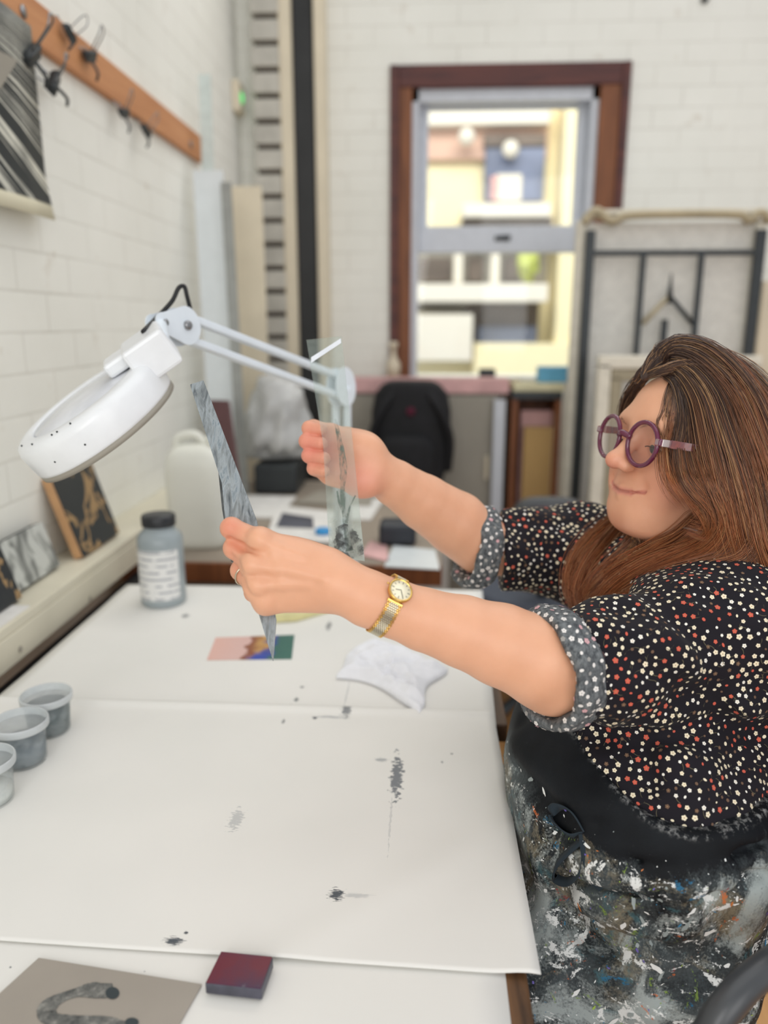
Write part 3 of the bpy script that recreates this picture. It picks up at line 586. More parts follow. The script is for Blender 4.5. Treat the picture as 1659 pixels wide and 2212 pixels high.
for s_ in (-1, 1):
    A = J1+pup*s_*0.0165+adir*0.018; B = J2+pup*s_*0.019; L = np.linalg.norm(B-A)
    R3 = np.stack([nrm(B-A), nrm(np.cross(nrm(side), nrm(B-A))), side], 1); V, F = cubeVF((0, 0, 0), (L, 0.0115, 0.015), bev=0.002); mesh('arm_bar', V@R3.T+(A+B)/2, F, M['lampside'], lp)
base = lp.location; base = np.array(base[:])
for s_ in (-1, 1): slab_outline('elbow_plate', [(0.034*math.cos(t_), 0.038*math.sin(t_)) for t_ in np.linspace(0, 2*math.pi, 28, endpoint=False)], J2+side*s_*0.011, adir, pup, 0.003, M['lampside'], lp)
Jb = base+np.array([0.0, 0, 0.10])
V, F = join([tubeVF([J2+np.array([s_*0.012, 0, 0]), Jb+np.array([s_*0.012, 0, 0])], 0.0075, 10) for s_ in (-1, 1)]); mesh('lower_arm', V, F, M['lampside'], lp, smooth=True)
lathe('clamp_post', [(0.001, 0.0), (0.035, 0.0), (0.035, 0.02), (0.012, 0.03), (0.012, 0.13), (0.001, 0.13)], base, M['lampside'], lp, n=32)
tube('power_cable', [hc+Rl@np.array([RH+0.01, 0.0, 0.034]), W(345, 680, 1.10), W(372, 650, 1.11), W(386, 622, 1.12), W(398, 619, 1.125), W(404, 640, 1.13), W(412, 672, 1.14)], 0.0032, M['black'], lp, 8, 40)
# ------------------------------------------------------------------ background things
# second bench behind the work tables
b0 = onz(400, 1212, TZ)[1]; bxr = onz(955, 1232, TZ)[0]
M['benchtop'] = plain('grey brown bench top', rgb(150, 138, 124), .6, scale=3, var=.15)
table('workbench', XL+0.02, bxr, b0, 2.86, 'brown edged wooden bench behind the work tables, covered in papers', th=0.05, mat=M['benchtop'])
bw = onz(955, 1232, TZ); V, F = cubeVF(((XL+.02+bxr)/2, b0-.006, TZ-.026), (bxr-XL-.02, .01, .05), bev=.002); tag(mesh('edge_strip', V, F, M['brown']), 'brown wooden edging strip along the front of the back bench', 'trim')
# jerry can
jc = onz(405, 1188, TZ)+np.array([0.02, 0.06, 0]); t = thing('jerry_can', jc, 'large white plastic jerry can on the back bench', 'canister')
M['jerry'] = plain('milky white plastic', rgb(226, 226, 216), 0.4, var=0.03, scale=6)
def superell(w_, d_, n=40, e=4.0): return [(w_*math.copysign(abs(math.cos(a))**(2/e), math.cos(a)), d_*math.copysign(abs(math.sin(a))**(2/e), math.sin(a))) for a in np.linspace(0, 2*math.pi, n, endpoint=False)]
V = []; F = []; lev = [(0.0, .88), (0.012, .97), (0.03, 1), (0.19, 1), (0.22, .985), (0.245, .90), (0.262, .74), (0.272, .5), (0.276, .2)]
for (z, s_) in lev: V += [(x*s_, y*s_, z) for x, y in superell(0.078, 0.06)]
n = 40
for i in range(len(lev)-1):
    for j in range(n): F.append([i*n+j, i*n+(j+1) % n, (i+1)*n+(j+1) % n, (i+1)*n+j])
F.append(list(range(n))[::-1]); F.append([(len(lev)-1)*n+j for j in range(n)])
mesh('can_body', np.array(V)+jc, F, M['jerry'], t, smooth=True)
tube('handle', [jc+np.array(p) for p in ((-0.05, 0, 0.255), (-0.045, 0, 0.288), (0.0, 0, 0.298), (0.03, 0, 0.27))], 0.011, M['jerry'], t, 12, 24)
lathe('screw_cap', [(0.02, 0.255), (0.02, 0.292), (0.017, 0.295), (0.001, 0.295)], jc+np.array([0.05, 0, 0]), M['jerry'], t, n=24)
# dark red board leaning behind
def board4(nm, pts, d, th, mat, lab, cat, **k):
    P = [W(a, b, dd) for (a, b), dd in zip(pts, d)]; return tag(plate(nm, P, th, mat), lab, cat)
M['redboard'] = plain('dark maroon board', rgb(92, 60, 62), 0.5)
P = [onz(474, 1120, TZ+0.18), None]
yb_ = 2.35; xb_ = ony(470, 1000, yb_)[0]; xb2 = ony(522, 1000, yb_)[0]; zt_ = ony(480, 874, yb_)[2]
tag(plate('leaning_board', [np.array([xb_-0.02, yb_+0.02, TZ+0.02]), np.array([xb2+0.01, yb_-0.05, TZ+0.02]), np.array([ony(494, 874, yb_+0.12)[0], yb_+0.12, zt_]), np.array([ony(464, 874, yb_+0.12)[0]-0.02, yb_+0.14, zt_])], 0.012, M['redboard']), 'narrow dark maroon board leaning behind the white jerry can', 'board')
# papers, tablet and small things on the bench
M['photo'] = plain('dark photo print', rgb(84, 86, 98), 0.35, scale=5, var=0.2)
def bflat(nm, pts, th, mat, lab, cat, z=TZ): return flat(nm, pts, z, th, mat, lab, cat)
bflat('paper', [(430, 1118), (600, 1122), (640, 1076), (500, 1072)], 0.006, M['paper2'], 'stack of white paper on the back bench beside the jerry can', 'paper', TZ+0.001)
bflat('book', [(575, 1168), (722, 1176), (718, 1110), (598, 1096)], 0.008, M['paper2'], 'open white printed page with a dark picture on the back bench', 'paper', TZ+0.004)
bflat('photo_print', [(596, 1138), (678, 1142), (676, 1118), (610, 1108)], 0.001, M['photo'], 'dark photo lying on the white page on the back bench', 'photo', TZ+0.0125)
bflat('paper', [(640, 1090), (800, 1096), (810, 1066), (690, 1066)], 0.010, M['grey'], 'grey folder on the back bench behind the raised far hand', 'folder', TZ+0.001)
bflat('paper', [(830, 1225), (950, 1232), (940, 1190), (850, 1180)], 0.003, M['sheet'], 'pale scribbled sheets at the right end of the back bench', 'paper', TZ+0.001)
q = onz(698, 1152, TZ+0.0125); tag(lathe('bottle_lid', [(0.001, 0), (0.022, 0), (0.022, 0.012), (0.019, 0.014), (0.001, 0.014)], q, plain('bright blue lid', rgb(48, 150, 214), 0.4), n=28), 'bright blue round lid on the white page', 'lid')
bflat('paper', [(700, 1120), (800, 1125), (830, 1080), (770, 1078)], 0.004, M['paper2'], 'white paper on the back bench between folder and dark case', 'paper', TZ+0.001)
bflat('paper', [(780, 1200), (840, 1215), (835, 1180), (800, 1170)], 0.003, M['pinkpaper'], 'small pinkish leaflet near the front edge of the back bench', 'paper', TZ+0.001)
# dark box hanging low right of the clear post
q = onz(835, 1175, TZ); V, F = cubeVF(q+np.array([0.03, 0.02, 0.03]), (0.10, 0.09, 0.06), bev=0.012); tag(mesh('camera_case', V, F, M['darkblue']), 'dark blue padded case on the bench below the raised forearm', 'case')
# plastic bag / crumpled bundle on the bench at the corner
def blob(nm, c, s, mat, lab, cat, seed=0, amp=0.22, sub=4, par=None):
    bm = bmesh.new(); bmesh.ops.create_icosphere(bm, subdivisions=sub, radius=1.0); V = np.array([v.co[:] for v in bm.verts]); F = [[v.index for v in f.verts] for f in bm.faces]; bm.free()
    g = np.random.default_rng(seed); d = np.zeros(len(V))
    for _ in range(14):
        k = g.standard_normal(3)*3.2; d += np.abs(np.sin(V@k+g.uniform(0, 6)))/14
    V = V*(1+amp*(d-0.6)*4)[:, None]*np.asarray(s); V[:, 2] = np.maximum(V[:, 2], -0.75*s[2]); V += np.asarray(c)
    o = mesh(nm, V, F, mat, par, smooth=True); return tag(o, lab, cat) if par is None else o
blob('plastic_bag', (ony(600, 910, 2.72)[0], 2.72, TZ+0.235), (0.11, 0.10, 0.16), plain('crumpled pale plastic', rgb(196, 196, 194), 0.35, scale=9, var=0.15), 'crumpled pale grey plastic bag in the corner of the back bench', 'bag', 2, 0.35)
o = box('steel_toolbox', (ony(560, 1000, 2.7)[0], 2.6, TZ), (ony(650, 1000, 2.7)[0], 2.82, TZ+0.105), M['steel'], bev=0.01); tag(o, 'low dark grey box under the crumpled plastic bag', 'box')
# tall sheets leaning in the left corner
def lean_panel(nm, x0, x1, yw, ytop, mat, lab, cat, th=0.01, leanx=0.04, z0=TZ, yb=None, flip=0):
    a = ony(x0, 700, yw)[0]; b = ony(x1, 700, yw)[0]; zt = ony(x0, ytop, yw)[2]
    return tag(plate(nm, [np.array([a+leanx, yw-0.04, z0]), np.array([b+leanx, yw-0.04, z0]), np.array([b, yw+0.03, zt]), np.array([a, yw+0.03, zt])], th, mat), lab, cat)
M['clearsheet'] = glass('greenish clear sheet', (0.90, 0.95, 0.93, 1)).m
lean_panel('acrylic_sheet', 430, 492, 2.70, 365, M['sheet'], 'tall milky plastic sheet leaning in the left corner', 'sheet', 0.012, 0.03)
lean_panel('acrylic_sheet', 452, 476, 2.78, 155, plain('pale aqua sheet', rgb(206, 216, 212), 0.3), 'tallest narrow pale aqua strip leaning in the left corner', 'sheet', 0.01, 0.0)
lean_panel('metal_strip', 486, 508, 2.62, 390, plain('mid grey metal', rgb(150, 152, 148), 0.4, 0.2), 'slim grey metal strip leaning in front of the milky sheet', 'strip', 0.008, 0.03)
lean_panel('plywood_panel', 508, 572, 3.05, 400, M['cream'], 'cream plywood panel leaning in the left corner behind the metal strip', 'panel', 0.015, 0.02, z0=0.0)
q = onx(507, 212, XL+0.001); t = thing('indicator_light', q, 'small glowing green indicator on the left wall near the corner', 'light')
box('wall_box', q+np.array([0, -0.05, -0.06]), q+np.array([0.03, 0.05, 0.06]), M['cream'], t, 0.006)
g = NT('green lamp glow'); g.set(Emission_Color=rgb(90, 225, 120), Emission_Strength=1.0); g.color(rgb(80, 200, 110))
lathe('green_lens', [(0.024, 0.0), (0.02, 0.004), (0.001, 0.006)], q+np.array([0.03, 0, 0]), g.m, t, R=frame_from((1, 0, 0)), n=20, label='glowing green lens')
# conduit in the corner below lamp : plain white pipes
# grey cabinets below the window
yc = 3.25
def cab(xa, xb, ytop, y0, y1, mat, lab, doors=1, nm='cabinet'):
    a = ony(xa, 900, y0)[0]; b = ony(xb, 900, y0)[0]; zt = ony(xa, ytop, y0)[2]; t = thing(nm, ((a+b)/2, (y0+y1)/2, 0), lab, 'cabinet')
    box('body', (a, y0+0.02, 0.0), (b, y1, zt), mat, t, 0.004)
    for i in range(doors):
        u0 = a+(b-a)*i/doors+0.004; u1 = a+(b-a)*(i+1)/doors-0.004; d = box('door', (u0, y0, 0.05), (u1, y0+0.02, zt-0.01), mat, t, 0.004)
        box('door_handle', (u1-0.05, y0-0.02, zt-0.36), (u1-0.035, y0, zt-0.26), M['cream'], d, 0.004)
    return t
cab(748, 880, 850, yc, YB-0.18, M['grey'], 'left grey metal cabinet under the window, behind the backpack')
cab(884, 1078, 850, yc, YB-0.18, M['grey'], 'right grey metal cabinet under the window beside the white upright')
o = box('upright_panel', (ony(1066, 900, yc-0.03)[0], yc-0.05, 0), (ony(1090, 900, yc-0.03)[0], yc-0.01, ony(1080, 862, yc)[2]), M['winwhite']); tag(o, 'narrow white upright leaning on the right grey cabinet', 'panel')
zt = ony(900, 850, yc)[2]
o = box('folded_paper', (ony(752, 840, yc)[0], yc, zt+0.001), (ony(1100, 840, yc)[0], yc+0.12, zt+0.062), M['pinkpaper']); tag(o, 'long stack of pink printed paper on the grey cabinets', 'paper')
# shelf unit with boards
a = ony(1105, 900, 3.2)[0]; b = ony(1212, 900, 3.2)[0]; zt = ony(1100, 862, 3.2)[2]
t = thing('shelf_unit', ((a+b)/2, 3.35, 0), 'brown wooden open shelf unit holding cardboard, under the right of the window', 'shelf')
box('side_panel', (a, 3.2, 0), (a+0.025, YB-0.17, zt), M['brown'], t); box('side_panel', (b-0.025, 3.2, 0), (b, YB-0.17, zt), M['brown'], t)
box('top_board', (a, 3.19, zt), (b, YB-0.17, zt+0.03), M['steel'], t); box('back_panel', (a, YB-0.19, 0), (b, YB-0.17, zt), M['brown'], t); box('shelf_board', (a+0.025, 3.22, 0.35), (b-0.025, YB-0.19, 0.37), M['brown'], t)
o = box('paper_stack', (ony(1100, 850, 3.2)[0]+0.02, 3.22, zt+0.03), (ony(1220, 850, 3.2)[0], 3.4, zt+0.06), plain('pale yellow paper stack', rgb(222, 214, 178), 0.7)); tag(o, 'pale yellow paper stack on top of the brown shelf unit', 'paper')
q = ony(1195, 806, 3.35); o = box('tissue_box', (q[0]-0.068, 3.3, zt+0.06), (q[0]+0.068, 3.38, zt+0.125), M['blue'], bev=0.006); tag(o, 'blue box on the paper stack under the window', 'box')
x0 = ony(1130, 1000, 3.22)[0]; x1 = ony(1190, 1000, 3.22)[0]
o = box('cardboard_sheet', (x0, 3.23, 0.371), (x1+0.02, 3.27, zt-0.12), M['tan']); tag(o, 'tall tan cardboard standing in the brown shelf unit', 'cardboard')
o = box('paper_roll_box', (x0-0.01, 3.28, 0.371), (x1+0.01, 3.36, zt-0.055), M['pinkpaper']); tag(o, 'pink and white carton behind the tan cardboard in the shelf unit', 'box')
o = box('wood_plank', (x1+0.002, 3.225, 0.371), (x1+0.012, 3.229, zt-0.06), M['cream']); tag(o, 'pale narrow plank standing at the right of the shelf unit', 'plank')
q = ony(1052, 805, YB-0.1); o = box('small_speaker', (q[0]-0.036, YB-0.13, wb-0.005), (q[0]+0.036, YB-0.07, wb+0.045), M['steel'], bev=0.006); tag(o, 'small dark box on the window sill', 'box')
q = ony(850, 775, YB-0.1); o = lathe('spray_bottle', [(0.001, 0), (0.028, 0), (0.03, 0.07), (0.012, 0.10), (0.01, 0.14), (0.018, 0.145), (0.018, 0.165), (0.001, 0.167)], (q[0], YB-0.09, wb-0.005), M['cream'], n=24); tag(o, 'cream bottle at the left end of the window sill', 'bottle')
# backpack hanging in front of the cabinets
yk = yc-0.16; q = ony(888, 925, yk)
M['bag'] = plain('black nylon', rgb(22, 22, 26), 0.8, scale=12, var=0.3, bump=0.1)
def sblob(c, prof, dep, n=32, e=3.0):
    V = []; F = []
    for (z, wx, dx) in prof: V += [(c[0]+dx+x, c[1]+y, z) for x, y in superell(wx, dep*(0.5+0.5*min(1, wx/0.1)), n, e)]
    k = len(prof)
    for i in range(k-1):
        for j in range(n): F.append([i*n+j, i*n+(j+1) % n, (i+1)*n+(j+1) % n, (i+1)*n+j])
    F.append(list(range(n))[::-1]); F.append([(k-1)*n+j for j in range(n)]); return np.array(V), F
zz0 = ony(888, 1032, yk)[2]; zz1 = ony(888, 824, yk)[2]; HH = zz1-zz0
t = thing('backpack', (q[0], yk, zz0-0.02), 'black backpack hanging in front of the grey cabinets', 'bag')
V, F = sblob((q[0], yk), [(zz0-0.12, 0.08, -0.02), (zz0-0.02, 0.145, -0.02), (zz0+0.1*HH, 0.160, -0.015), (zz0+0.4*HH, 0.160, 0.0), (zz0+0.7*HH, 0.158, 0.0), (zz0+0.88*HH, 0.145, 0), (zz0+0.97*HH, 0.115, 0), (zz1, 0.09, 0)], 0.085); mesh('pack_body', V, F, M['bag'], t, smooth=True)
V, F = sblob((q[0]-0.02, yk-0.085), [(zz0-0.02, 0.09, 0), (zz0+0.03, 0.115, 0), (zz0+0.38*HH, 0.115, 0), (zz0+0.48*HH, 0.08, 0)], 0.04); mesh('front_pocket', V, F, M['bag'], t, smooth=True)
for s_ in (-1, 1): tube('shoulder_strap', [(q[0]+s_*0.05, yk-0.06, zz1-0.02), (q[0]+s_*0.11, yk-0.09, zz0+0.75*HH), (q[0]+s_*0.155, yk-0.07, zz0+0.45*HH), (q[0]+s_*0.15, yk-0.03, zz0+0.1*HH)], 0.016, M['bag'], t, 10, 20)
lathe('badge', [(0.018, 0), (0.016, 0.004), (0.001, 0.005)], (q[0], yk-0.09, zz0+0.72*HH), M['burg'], t, R=frame_from((0, -1, 0)), n=20, label='small dark red badge')
o = box('white_box', (q[0]-0.12, yk-0.09, 0.0), (q[0]+0.16, yk+0.08, zz0-0.13), M['white']); tag(o, 'white carton on the floor below the backpack', 'box')
M['greyseat'] = plain('blue grey seat fabric', rgb(92, 98, 110), 0.85, scale=60)
# far swivel chair back
q = W(1186, 1150, 2.35); t = thing('office_chair', (q[0], q[1], 0), 'grey office chair with burgundy back panel standing far behind the far sleeve', 'chair')
def rounded_slab(nm, c, w_, h_, th, mat, par, R=None, e=3.5):
    P = superell(w_/2, h_/2, 40, e); V = []; F = []
    for y_, s_ in ((-th/2, .9), (-th/2+0.006, 1), (th/2-0.006, 1), (th/2, .9)): V += [(x*s_, y_, z*s_) for x, z in P]
    for i in range(3):
        for j in range(40): F.append([i*40+j, i*40+(j+1) % 40, (i+1)*40+(j+1) % 40, (i+1)*40+j])
    F.append(list(range(40))[::-1]); F.append([120+j for j in range(40)]); V = np.array(V)
    if R is not None: V = V@np.asarray(R).T
    return mesh(nm, V+np.asarray(c), F, mat, par, smooth=True)
zt_ = W(1186, 1070, 2.35)[2]
rounded_slab('back_shell', (q[0], q[1], zt_-0.15), 0.25, 0.30, 0.05, M['armrest'], t); rounded_slab('back_cushion', (q[0], q[1]-0.03, zt_-0.150), 0.20, 0.25, 0.03, M['burg'], t)
rounded_slab('seat', (q[0], q[1]+0.2, 0.45), 0.42, 0.42, 0.07, M['greyseat'], t, R=np.array([[1, 0, 0], [0, 0, -1], [0, 1, 0.]])); tube('back_post', [(q[0], q[1]+0.05, zt_-0.2), (q[0], q[1]+0.06, 0.43), (q[0], q[1]+0.18, 0.42)], 0.02, M['steel'], t); tube('gas_column', [(q[0], q[1]+0.2, 0.42), (q[0], q[1]+0.2, 0.09)], 0.025, M['steel'], t)
for k in range(5):
    a_ = k*2*math.pi/5+0.3; e_ = np.array([q[0]+0.28*math.cos(a_), q[1]+0.2+0.28*math.sin(a_), 0.07]); tube('base_leg', [(q[0], q[1]+0.2, 0.10), e_], 0.018, M['steel'], t); V, F = latheVF([(0.001, -0.012), (0.025, -0.012), (0.025, 0.012), (0.001, 0.012)], e_+np.array([0, 0, -0.045]), frame_from((math.sin(a_), -math.cos(a_), 0))); mesh('caster', V, F, M['black'], t, smooth=True)
# screen rack on the right : white topped mesh rack with black steel
yr_ = 3.0; t = None
xa = ony(1262, 480, yr_)[0]; xb = ony(1652, 500, yr_)[0]; ztop = ony(1400, 448, yr_)[2]; zmesh = ony(1400, 478, yr_)[2]
rk = thing('drying_rack', ((xa+xb)/2, yr_, 0), 'tall cream and black steel wire mesh rack standing right of the window', 'rack')
def rx(px, py=600): return ony(px, py, yr_)[0]
def rz(py, px=1450): return ony(px, py, yr_)[2]
M['rackcream'] = plain('rack cream enamel', rgb(222, 216, 200), 0.5); M['rackbronze'] = plain('tarnished rail', rgb(182, 168, 138), 0.5, scale=8, var=0.1)
tube('top_rail', [(xa, yr_, ztop-0.05), (xa+0.04, yr_, ztop-0.01), (xa+0.1, yr_, ztop-0.045), (xa+0.18, yr_, ztop-0.025), (xb-0.12, yr_, ztop-0.025), (xb-0.06, yr_, ztop-0.045), (xb-0.02, yr_, ztop-0.02), (xb+0.02, yr_, ztop-0.05)], 0.016, M['rackbronze'], rk, 10, 60)
box('top_tray', (xa+0.02, yr_, ztop-0.02), (xb, yr_+0.15, ztop-0.005), M['rackcream'], rk)
for x_, nm in ((xa, 0), (xb, 1)): 
    box('corner_post', (x_-0.02, yr_+0.02, 0.05), (x_+0.015, yr_+0.06, ztop-0.04), M['rackcream'], rk, 0.004)
box('steel_post', (rx(1266, 500), yr_-0.012, 0.08), (rx(1286, 500), yr_+0.012, rz(498, 1266)), M['steel'], rk, 0.003)
box('steel_post', (rx(1612, 700), yr_-0.012, 0.08), (rx(1634, 700), yr_+0.012, rz(496, 1640)), M['steel'], rk, 0.003)
box('cross_bar', (rx(1275), yr_-0.010, rz(552)), (rx(1625), yr_+0.010, rz(540)), M['steel'], rk, 0.003)
for x_ in (1386, 1511): box('inner_bar', (rx(x_-6), yr_-0.010, 0.3), (rx(x_+6), yr_+0.010, rz(548)), M['steel'], rk, 0.003)
tube('hanger_arm', [(rx(1395), yr_, rz(700)), (rx(1448), yr_-0.01, rz(640))], 0.009, M['rackbronze'], rk); tube('hanger_arm', [(rx(1506), yr_, rz(700)), (rx(1448), yr_-0.01, rz(640))], 0.009, M['steel'], rk)
tube('hanger_spike', [(rx(1448), yr_-0.01, rz(655)), (rx(1448), yr_-0.01, rz(590))], [0.014, 0.002], M['steel'], rk); tube('hanger_stem', [(rx(1442), yr_-0.01, rz(690)), (rx(1442), yr_-0.01, rz(790))], 0.013, M['steel'], rk)
# wire mesh and pale back sheet
parts = []; x0, x1, z0, z1 = xa+0.02, xb-0.02, 0.4, zmesh
st_ = 0.028
for k in np.arange(x0-(z1-z0), x1, st_):
    for sg in (1, -1):
        p0 = np.array([k, z0]); p1 = np.array([k+(z1-z0), z1])
        if p0[0] < x0: p0 = np.array([x0, z0+(x0-k)])
        if p1[0] > x1: p1 = np.array([x1, z0+(x1-k)])
        if p1[1]-p0[1] < 0.02: continue
        f_ = (lambda p: (x0+x1-p[0] if sg < 0 else p[0]))
        parts.append(tubeVF([(f_(p0), yr_+0.022+sg*0.002, p0[1]), (f_(p1), yr_+0.022+sg*0.002, p1[1])], 0.0016, 4, cap=False))
V, F = join(parts); o = mesh('wire_mesh', V, F, plain('galvanised wire', rgb(236, 234, 228), 0.5), rk); o['kind'] = 'stuff'
box('back_sheet', (x0, yr_+0.045, 0.4), (x1, yr_+0.052, z1), plain('pale rack backing', rgb(240, 237, 230), 0.6), rk)
for x_ in (xa, xb): tube('foot_rail', [(x_, yr_-0.15, 0.03), (x_, yr_+0.15, 0.03)], 0.02, M['steel'], rk)
# cream framed screen standing in front
ys = 2.75; fr = thing('screen_frame', (ony(1450, 900, ys)[0], ys, 0), 'rounded cream screen printing frame standing in front of the black rack', 'frame')
a = ony(1290, 800, ys)[0]; b = ony(1640, 800, ys)[0]; zt_ = ony(1450, 768, ys)[2]; zt2 = ony(1450, 800, ys)[2]
def rectframe(nm, x0, x1, z0, z1, wd, y0, dp, mat, par):
    V, F = join([cubeVF(((x0+x1)/2, y0, z1-wd/2), (x1-x0, dp, wd), bev=0.006), cubeVF(((x0+x1)/2, y0, z0+wd/2), (x1-x0, dp, wd), bev=0.006), cubeVF((x0+wd/2, y0, (z0+z1)/2), (wd, dp, z1-z0-wd*1.2), bev=0.006), cubeVF((x1-wd/2, y0, (z0+z1)/2), (wd, dp, z1-z0-wd*1.2), bev=0.006)]); return mesh(nm, V, F, mat, par)
rectframe('outer_rail', a, b, 0.02, zt_, 0.045, ys, 0.04, M['rackcream'], fr); rectframe('inner_rail', a+0.047, b-0.047, 0.07, zt_-0.047, 0.04, ys, 0.03, plain('dull olive wood', rgb(160, 150, 126), 0.6), fr)
box('screen_fabric', (a+0.09, ys-0.002, 0.1), (b-0.09, ys+0.002, zt_-0.09), plain('pale grey mesh fabric', rgb(196, 194, 188), 0.6), fr, 0)
o = box('wall_panel', (xb+0.06, yr_+0.1, 0), (xb+0.45, yr_+0.14, ztop-0.25), M['cream']); tag(o, 'cream panel at the right frame edge behind the rack', 'panel')
o = lathe('wall_hook', [(0.014, 0), (0.014, 0.02), (0.001, 0.024)], ony(1520, 12, YB)+np.array([0, 0, 0.02]), M['steel'], R=frame_from((0, -1, 0)), n=16); tag(o, 'small dark hook high on the back wall', 'hook')
# ================================================================== the person : signed distance modelling, meshed with surface nets
def surfnet(fn, bmin, bmax, h, B=20):
    bmin = np.asarray(bmin, float); nb = np.ceil((np.asarray(bmax)-bmin)/(h*B)).astype(int)
    I = np.stack(np.meshgrid(*[np.arange(n) for n in nb], indexing='ij'), -1).reshape(-1, 3)
    C = bmin+(I+0.5)*B*h; Rb = B*h*0.87; d = np.concatenate([fn(C[i:i+20000], None, 0) for i in range(0, len(C), 20000)])
    keep = I[np.abs(d) < Rb*1.35+0.004]
    NX, NY, NZ = (nb*B+3); keys = []; vpos = []; quads = []
    ax = np.arange(-1, B+1)
    for b in keep:
        o = b*B; g = np.stack(np.meshgrid(*[ax+o[k] for k in range(3)], indexing='ij'), -1)
        g = np.stack(np.meshgrid(*[np.arange(-1, B+2)+o[k] for k in range(3)], indexing='ij'), -1)
        n = B+3; P = bmin+g.reshape(-1, 3)*h; D = fn(P, bmin+(b+0.5)*B*h, Rb+2.5*h).reshape(n, n, n)
        s = D < 0
        if s.all() or not s.any(): continue
        m = n-1; cnt = np.zeros((m, m, m)); acc = np.zeros((m, m, m, 3))
        for a in range(3):
            sl0 = [slice(0, n)]*3; sl1 = [slice(0, n)]*3; sl0[a] = slice(0, n-1); sl1[a] = slice(1, n)
            d0 = D[tuple(sl0)]; d1 = D[tuple(sl1)]; cr = (d0 < 0) != (d1 < 0); t = np.where(cr, d0/np.where(cr, d0-d1, 1), 0)
            o1, o2 = [k for k in range(3) if k != a]
            for u in (0, 1):
                for v in (0, 1):
                    ss = [None]*3; ss[a] = slice(0, m); ss[o1] = slice(u, u+m); ss[o2] = slice(v, v+m); ss = tuple(ss)
                    c = cr[ss]; cnt += c; acc[..., a] += np.where(c, t[ss], 0); acc[..., o1] += c*u; acc[..., o2] += c*v
        act = cnt > 0; idx = np.argwhere(act); gi = idx+o-1; key = ((gi[:, 0]+1)*(NY+2)+gi[:, 1]+1)*(NZ+2)+gi[:, 2]+1
        own = np.all((idx >= 1) & (idx <= B), axis=1)
        pos = bmin+(gi+acc[act]/cnt[act][:, None])*h; keys.append(key); vpos.append(pos)
        for a in range(3):
            o1, o2 = [(1, 2), (2, 0), (0, 1)][a]
            lo = D[1:B+1, 1:B+1, 1:B+1]; ss = [slice(1, B+1)]*3; ss[a] = slice(2, B+2); hi = D[tuple(ss)]
            for sg in (0, 1):
                q = np.argwhere(((lo < 0) & (hi >= 0)) if sg == 0 else ((lo >= 0) & (hi < 0)))+o
                if not len(q): continue
                e1 = np.zeros(3, int); e1[o1] = 1; e2 = np.zeros(3, int); e2[o2] = 1
                K = [((p[:, 0]+1)*(NY+2)+p[:, 1]+1)*(NZ+2)+p[:, 2]+1 for p in (q, q-e1, q-e1-e2, q-e2)]
                K = np.stack(K, 1); quads.append(K if sg == 0 else K[:, ::-1])
    keys = np.concatenate(keys); vpos = np.concatenate(vpos); uk, ui = np.unique(keys, return_index=True); V = vpos[ui]; Q = np.concatenate(quads)
    J = np.searchsorted(uk, Q); J = np.minimum(J, len(uk)-1); ok = np.all(uk[J] == Q, axis=1); F = J[ok]
    return V, F
def smin(a, b, k):
    if k <= 0: return np.minimum(a, b)
    h = np.maximum(k-np.abs(a-b), 0)/k; return np.minimum(a, b)-h*h*k/4
def smax(a, b, k): return -smin(-a, -b, k)
class SDF:
    def __init__(s): s.p = []
    def cone(s, a, b, ra, rb, k=0.02, op='u', flat=0):
        a = np.asarray(a, float); b = np.asarray(b, float); ab = b-a; L2 = ab@ab; L = math.sqrt(L2)
        def f(P):
            t = np.clip((P-a)@ab/L2, 0, 1); d = np.linalg.norm(P-a-t[:, None]*ab, axis=1)-(ra+(rb-ra)*t)
            if flat: d = smax(d, (P-b)@(ab/L), flat)
            return d
        s.p.append((f, op, k, (a+b)/2, L/2+max(ra, rb))); return s
    def ell(s, c, r, R=None, k=0.02, op='u'):
        c = np.asarray(c, float); r = np.asarray(r, float); R = np.eye(3) if R is None else np.asarray(R)
        def f(P):
            q = (P-c)@R; k0 = np.linalg.norm(q/r, axis=1); k1 = np.linalg.norm(q/(r*r), axis=1)+1e-9; return k0*(k0-1)/k1
        s.p.append((f, op, k, c, r.max())); return s
    def chain(s, pts, rs, k=0.02, **kw):
        for i in range(len(pts)-1): s.cone(pts[i], pts[i+1], rs[i], rs[i+1], k if i == 0 else kw.get('ki', 0.004))
        return s
    def __call__(s, P, c=None, Rb=0):
        d = np.full(len(P), 1.0)
        for f, op, k, pc, pr in s.p:
            if c is not None and np.linalg.norm(pc-c)-pr-Rb > 0.06+k: continue
            v = f(P)
            if op == 'u': d = smin(d, v, k)
            elif op == 's': d = smax(d, -v, k)
            elif op == 'i': d = smax(d, v, k)
        return d
def normals(V, F):
    N = np.zeros_like(V); a = V[F[:, 2]]-V[F[:, 0]]; b = V[F[:, 3]]-V[F[:, 1]]; n = np.cross(a, b)
    for i in range(4): np.add.at(N, F[:, i], n)
    return N/(np.linalg.norm(N, axis=1)[:, None]+1e-12)
def smoothV(V, F, it=1, lam=0.5, w=None):
    E = np.vstack([F[:, [0, 1]], F[:, [1, 2]], F[:, [2, 3]], F[:, [3, 0]]])
    for _ in range(it):
        A = np.zeros_like(V); c = np.zeros(len(V)); np.add.at(A, E[:, 0], V[E[:, 1]]); np.add.at(c, E[:, 0], 1)
        A /= np.maximum(c, 1)[:, None]; V = V+(A-V)*lam*(1 if w is None else w[:, None])*(c > 0)[:, None]
    return V
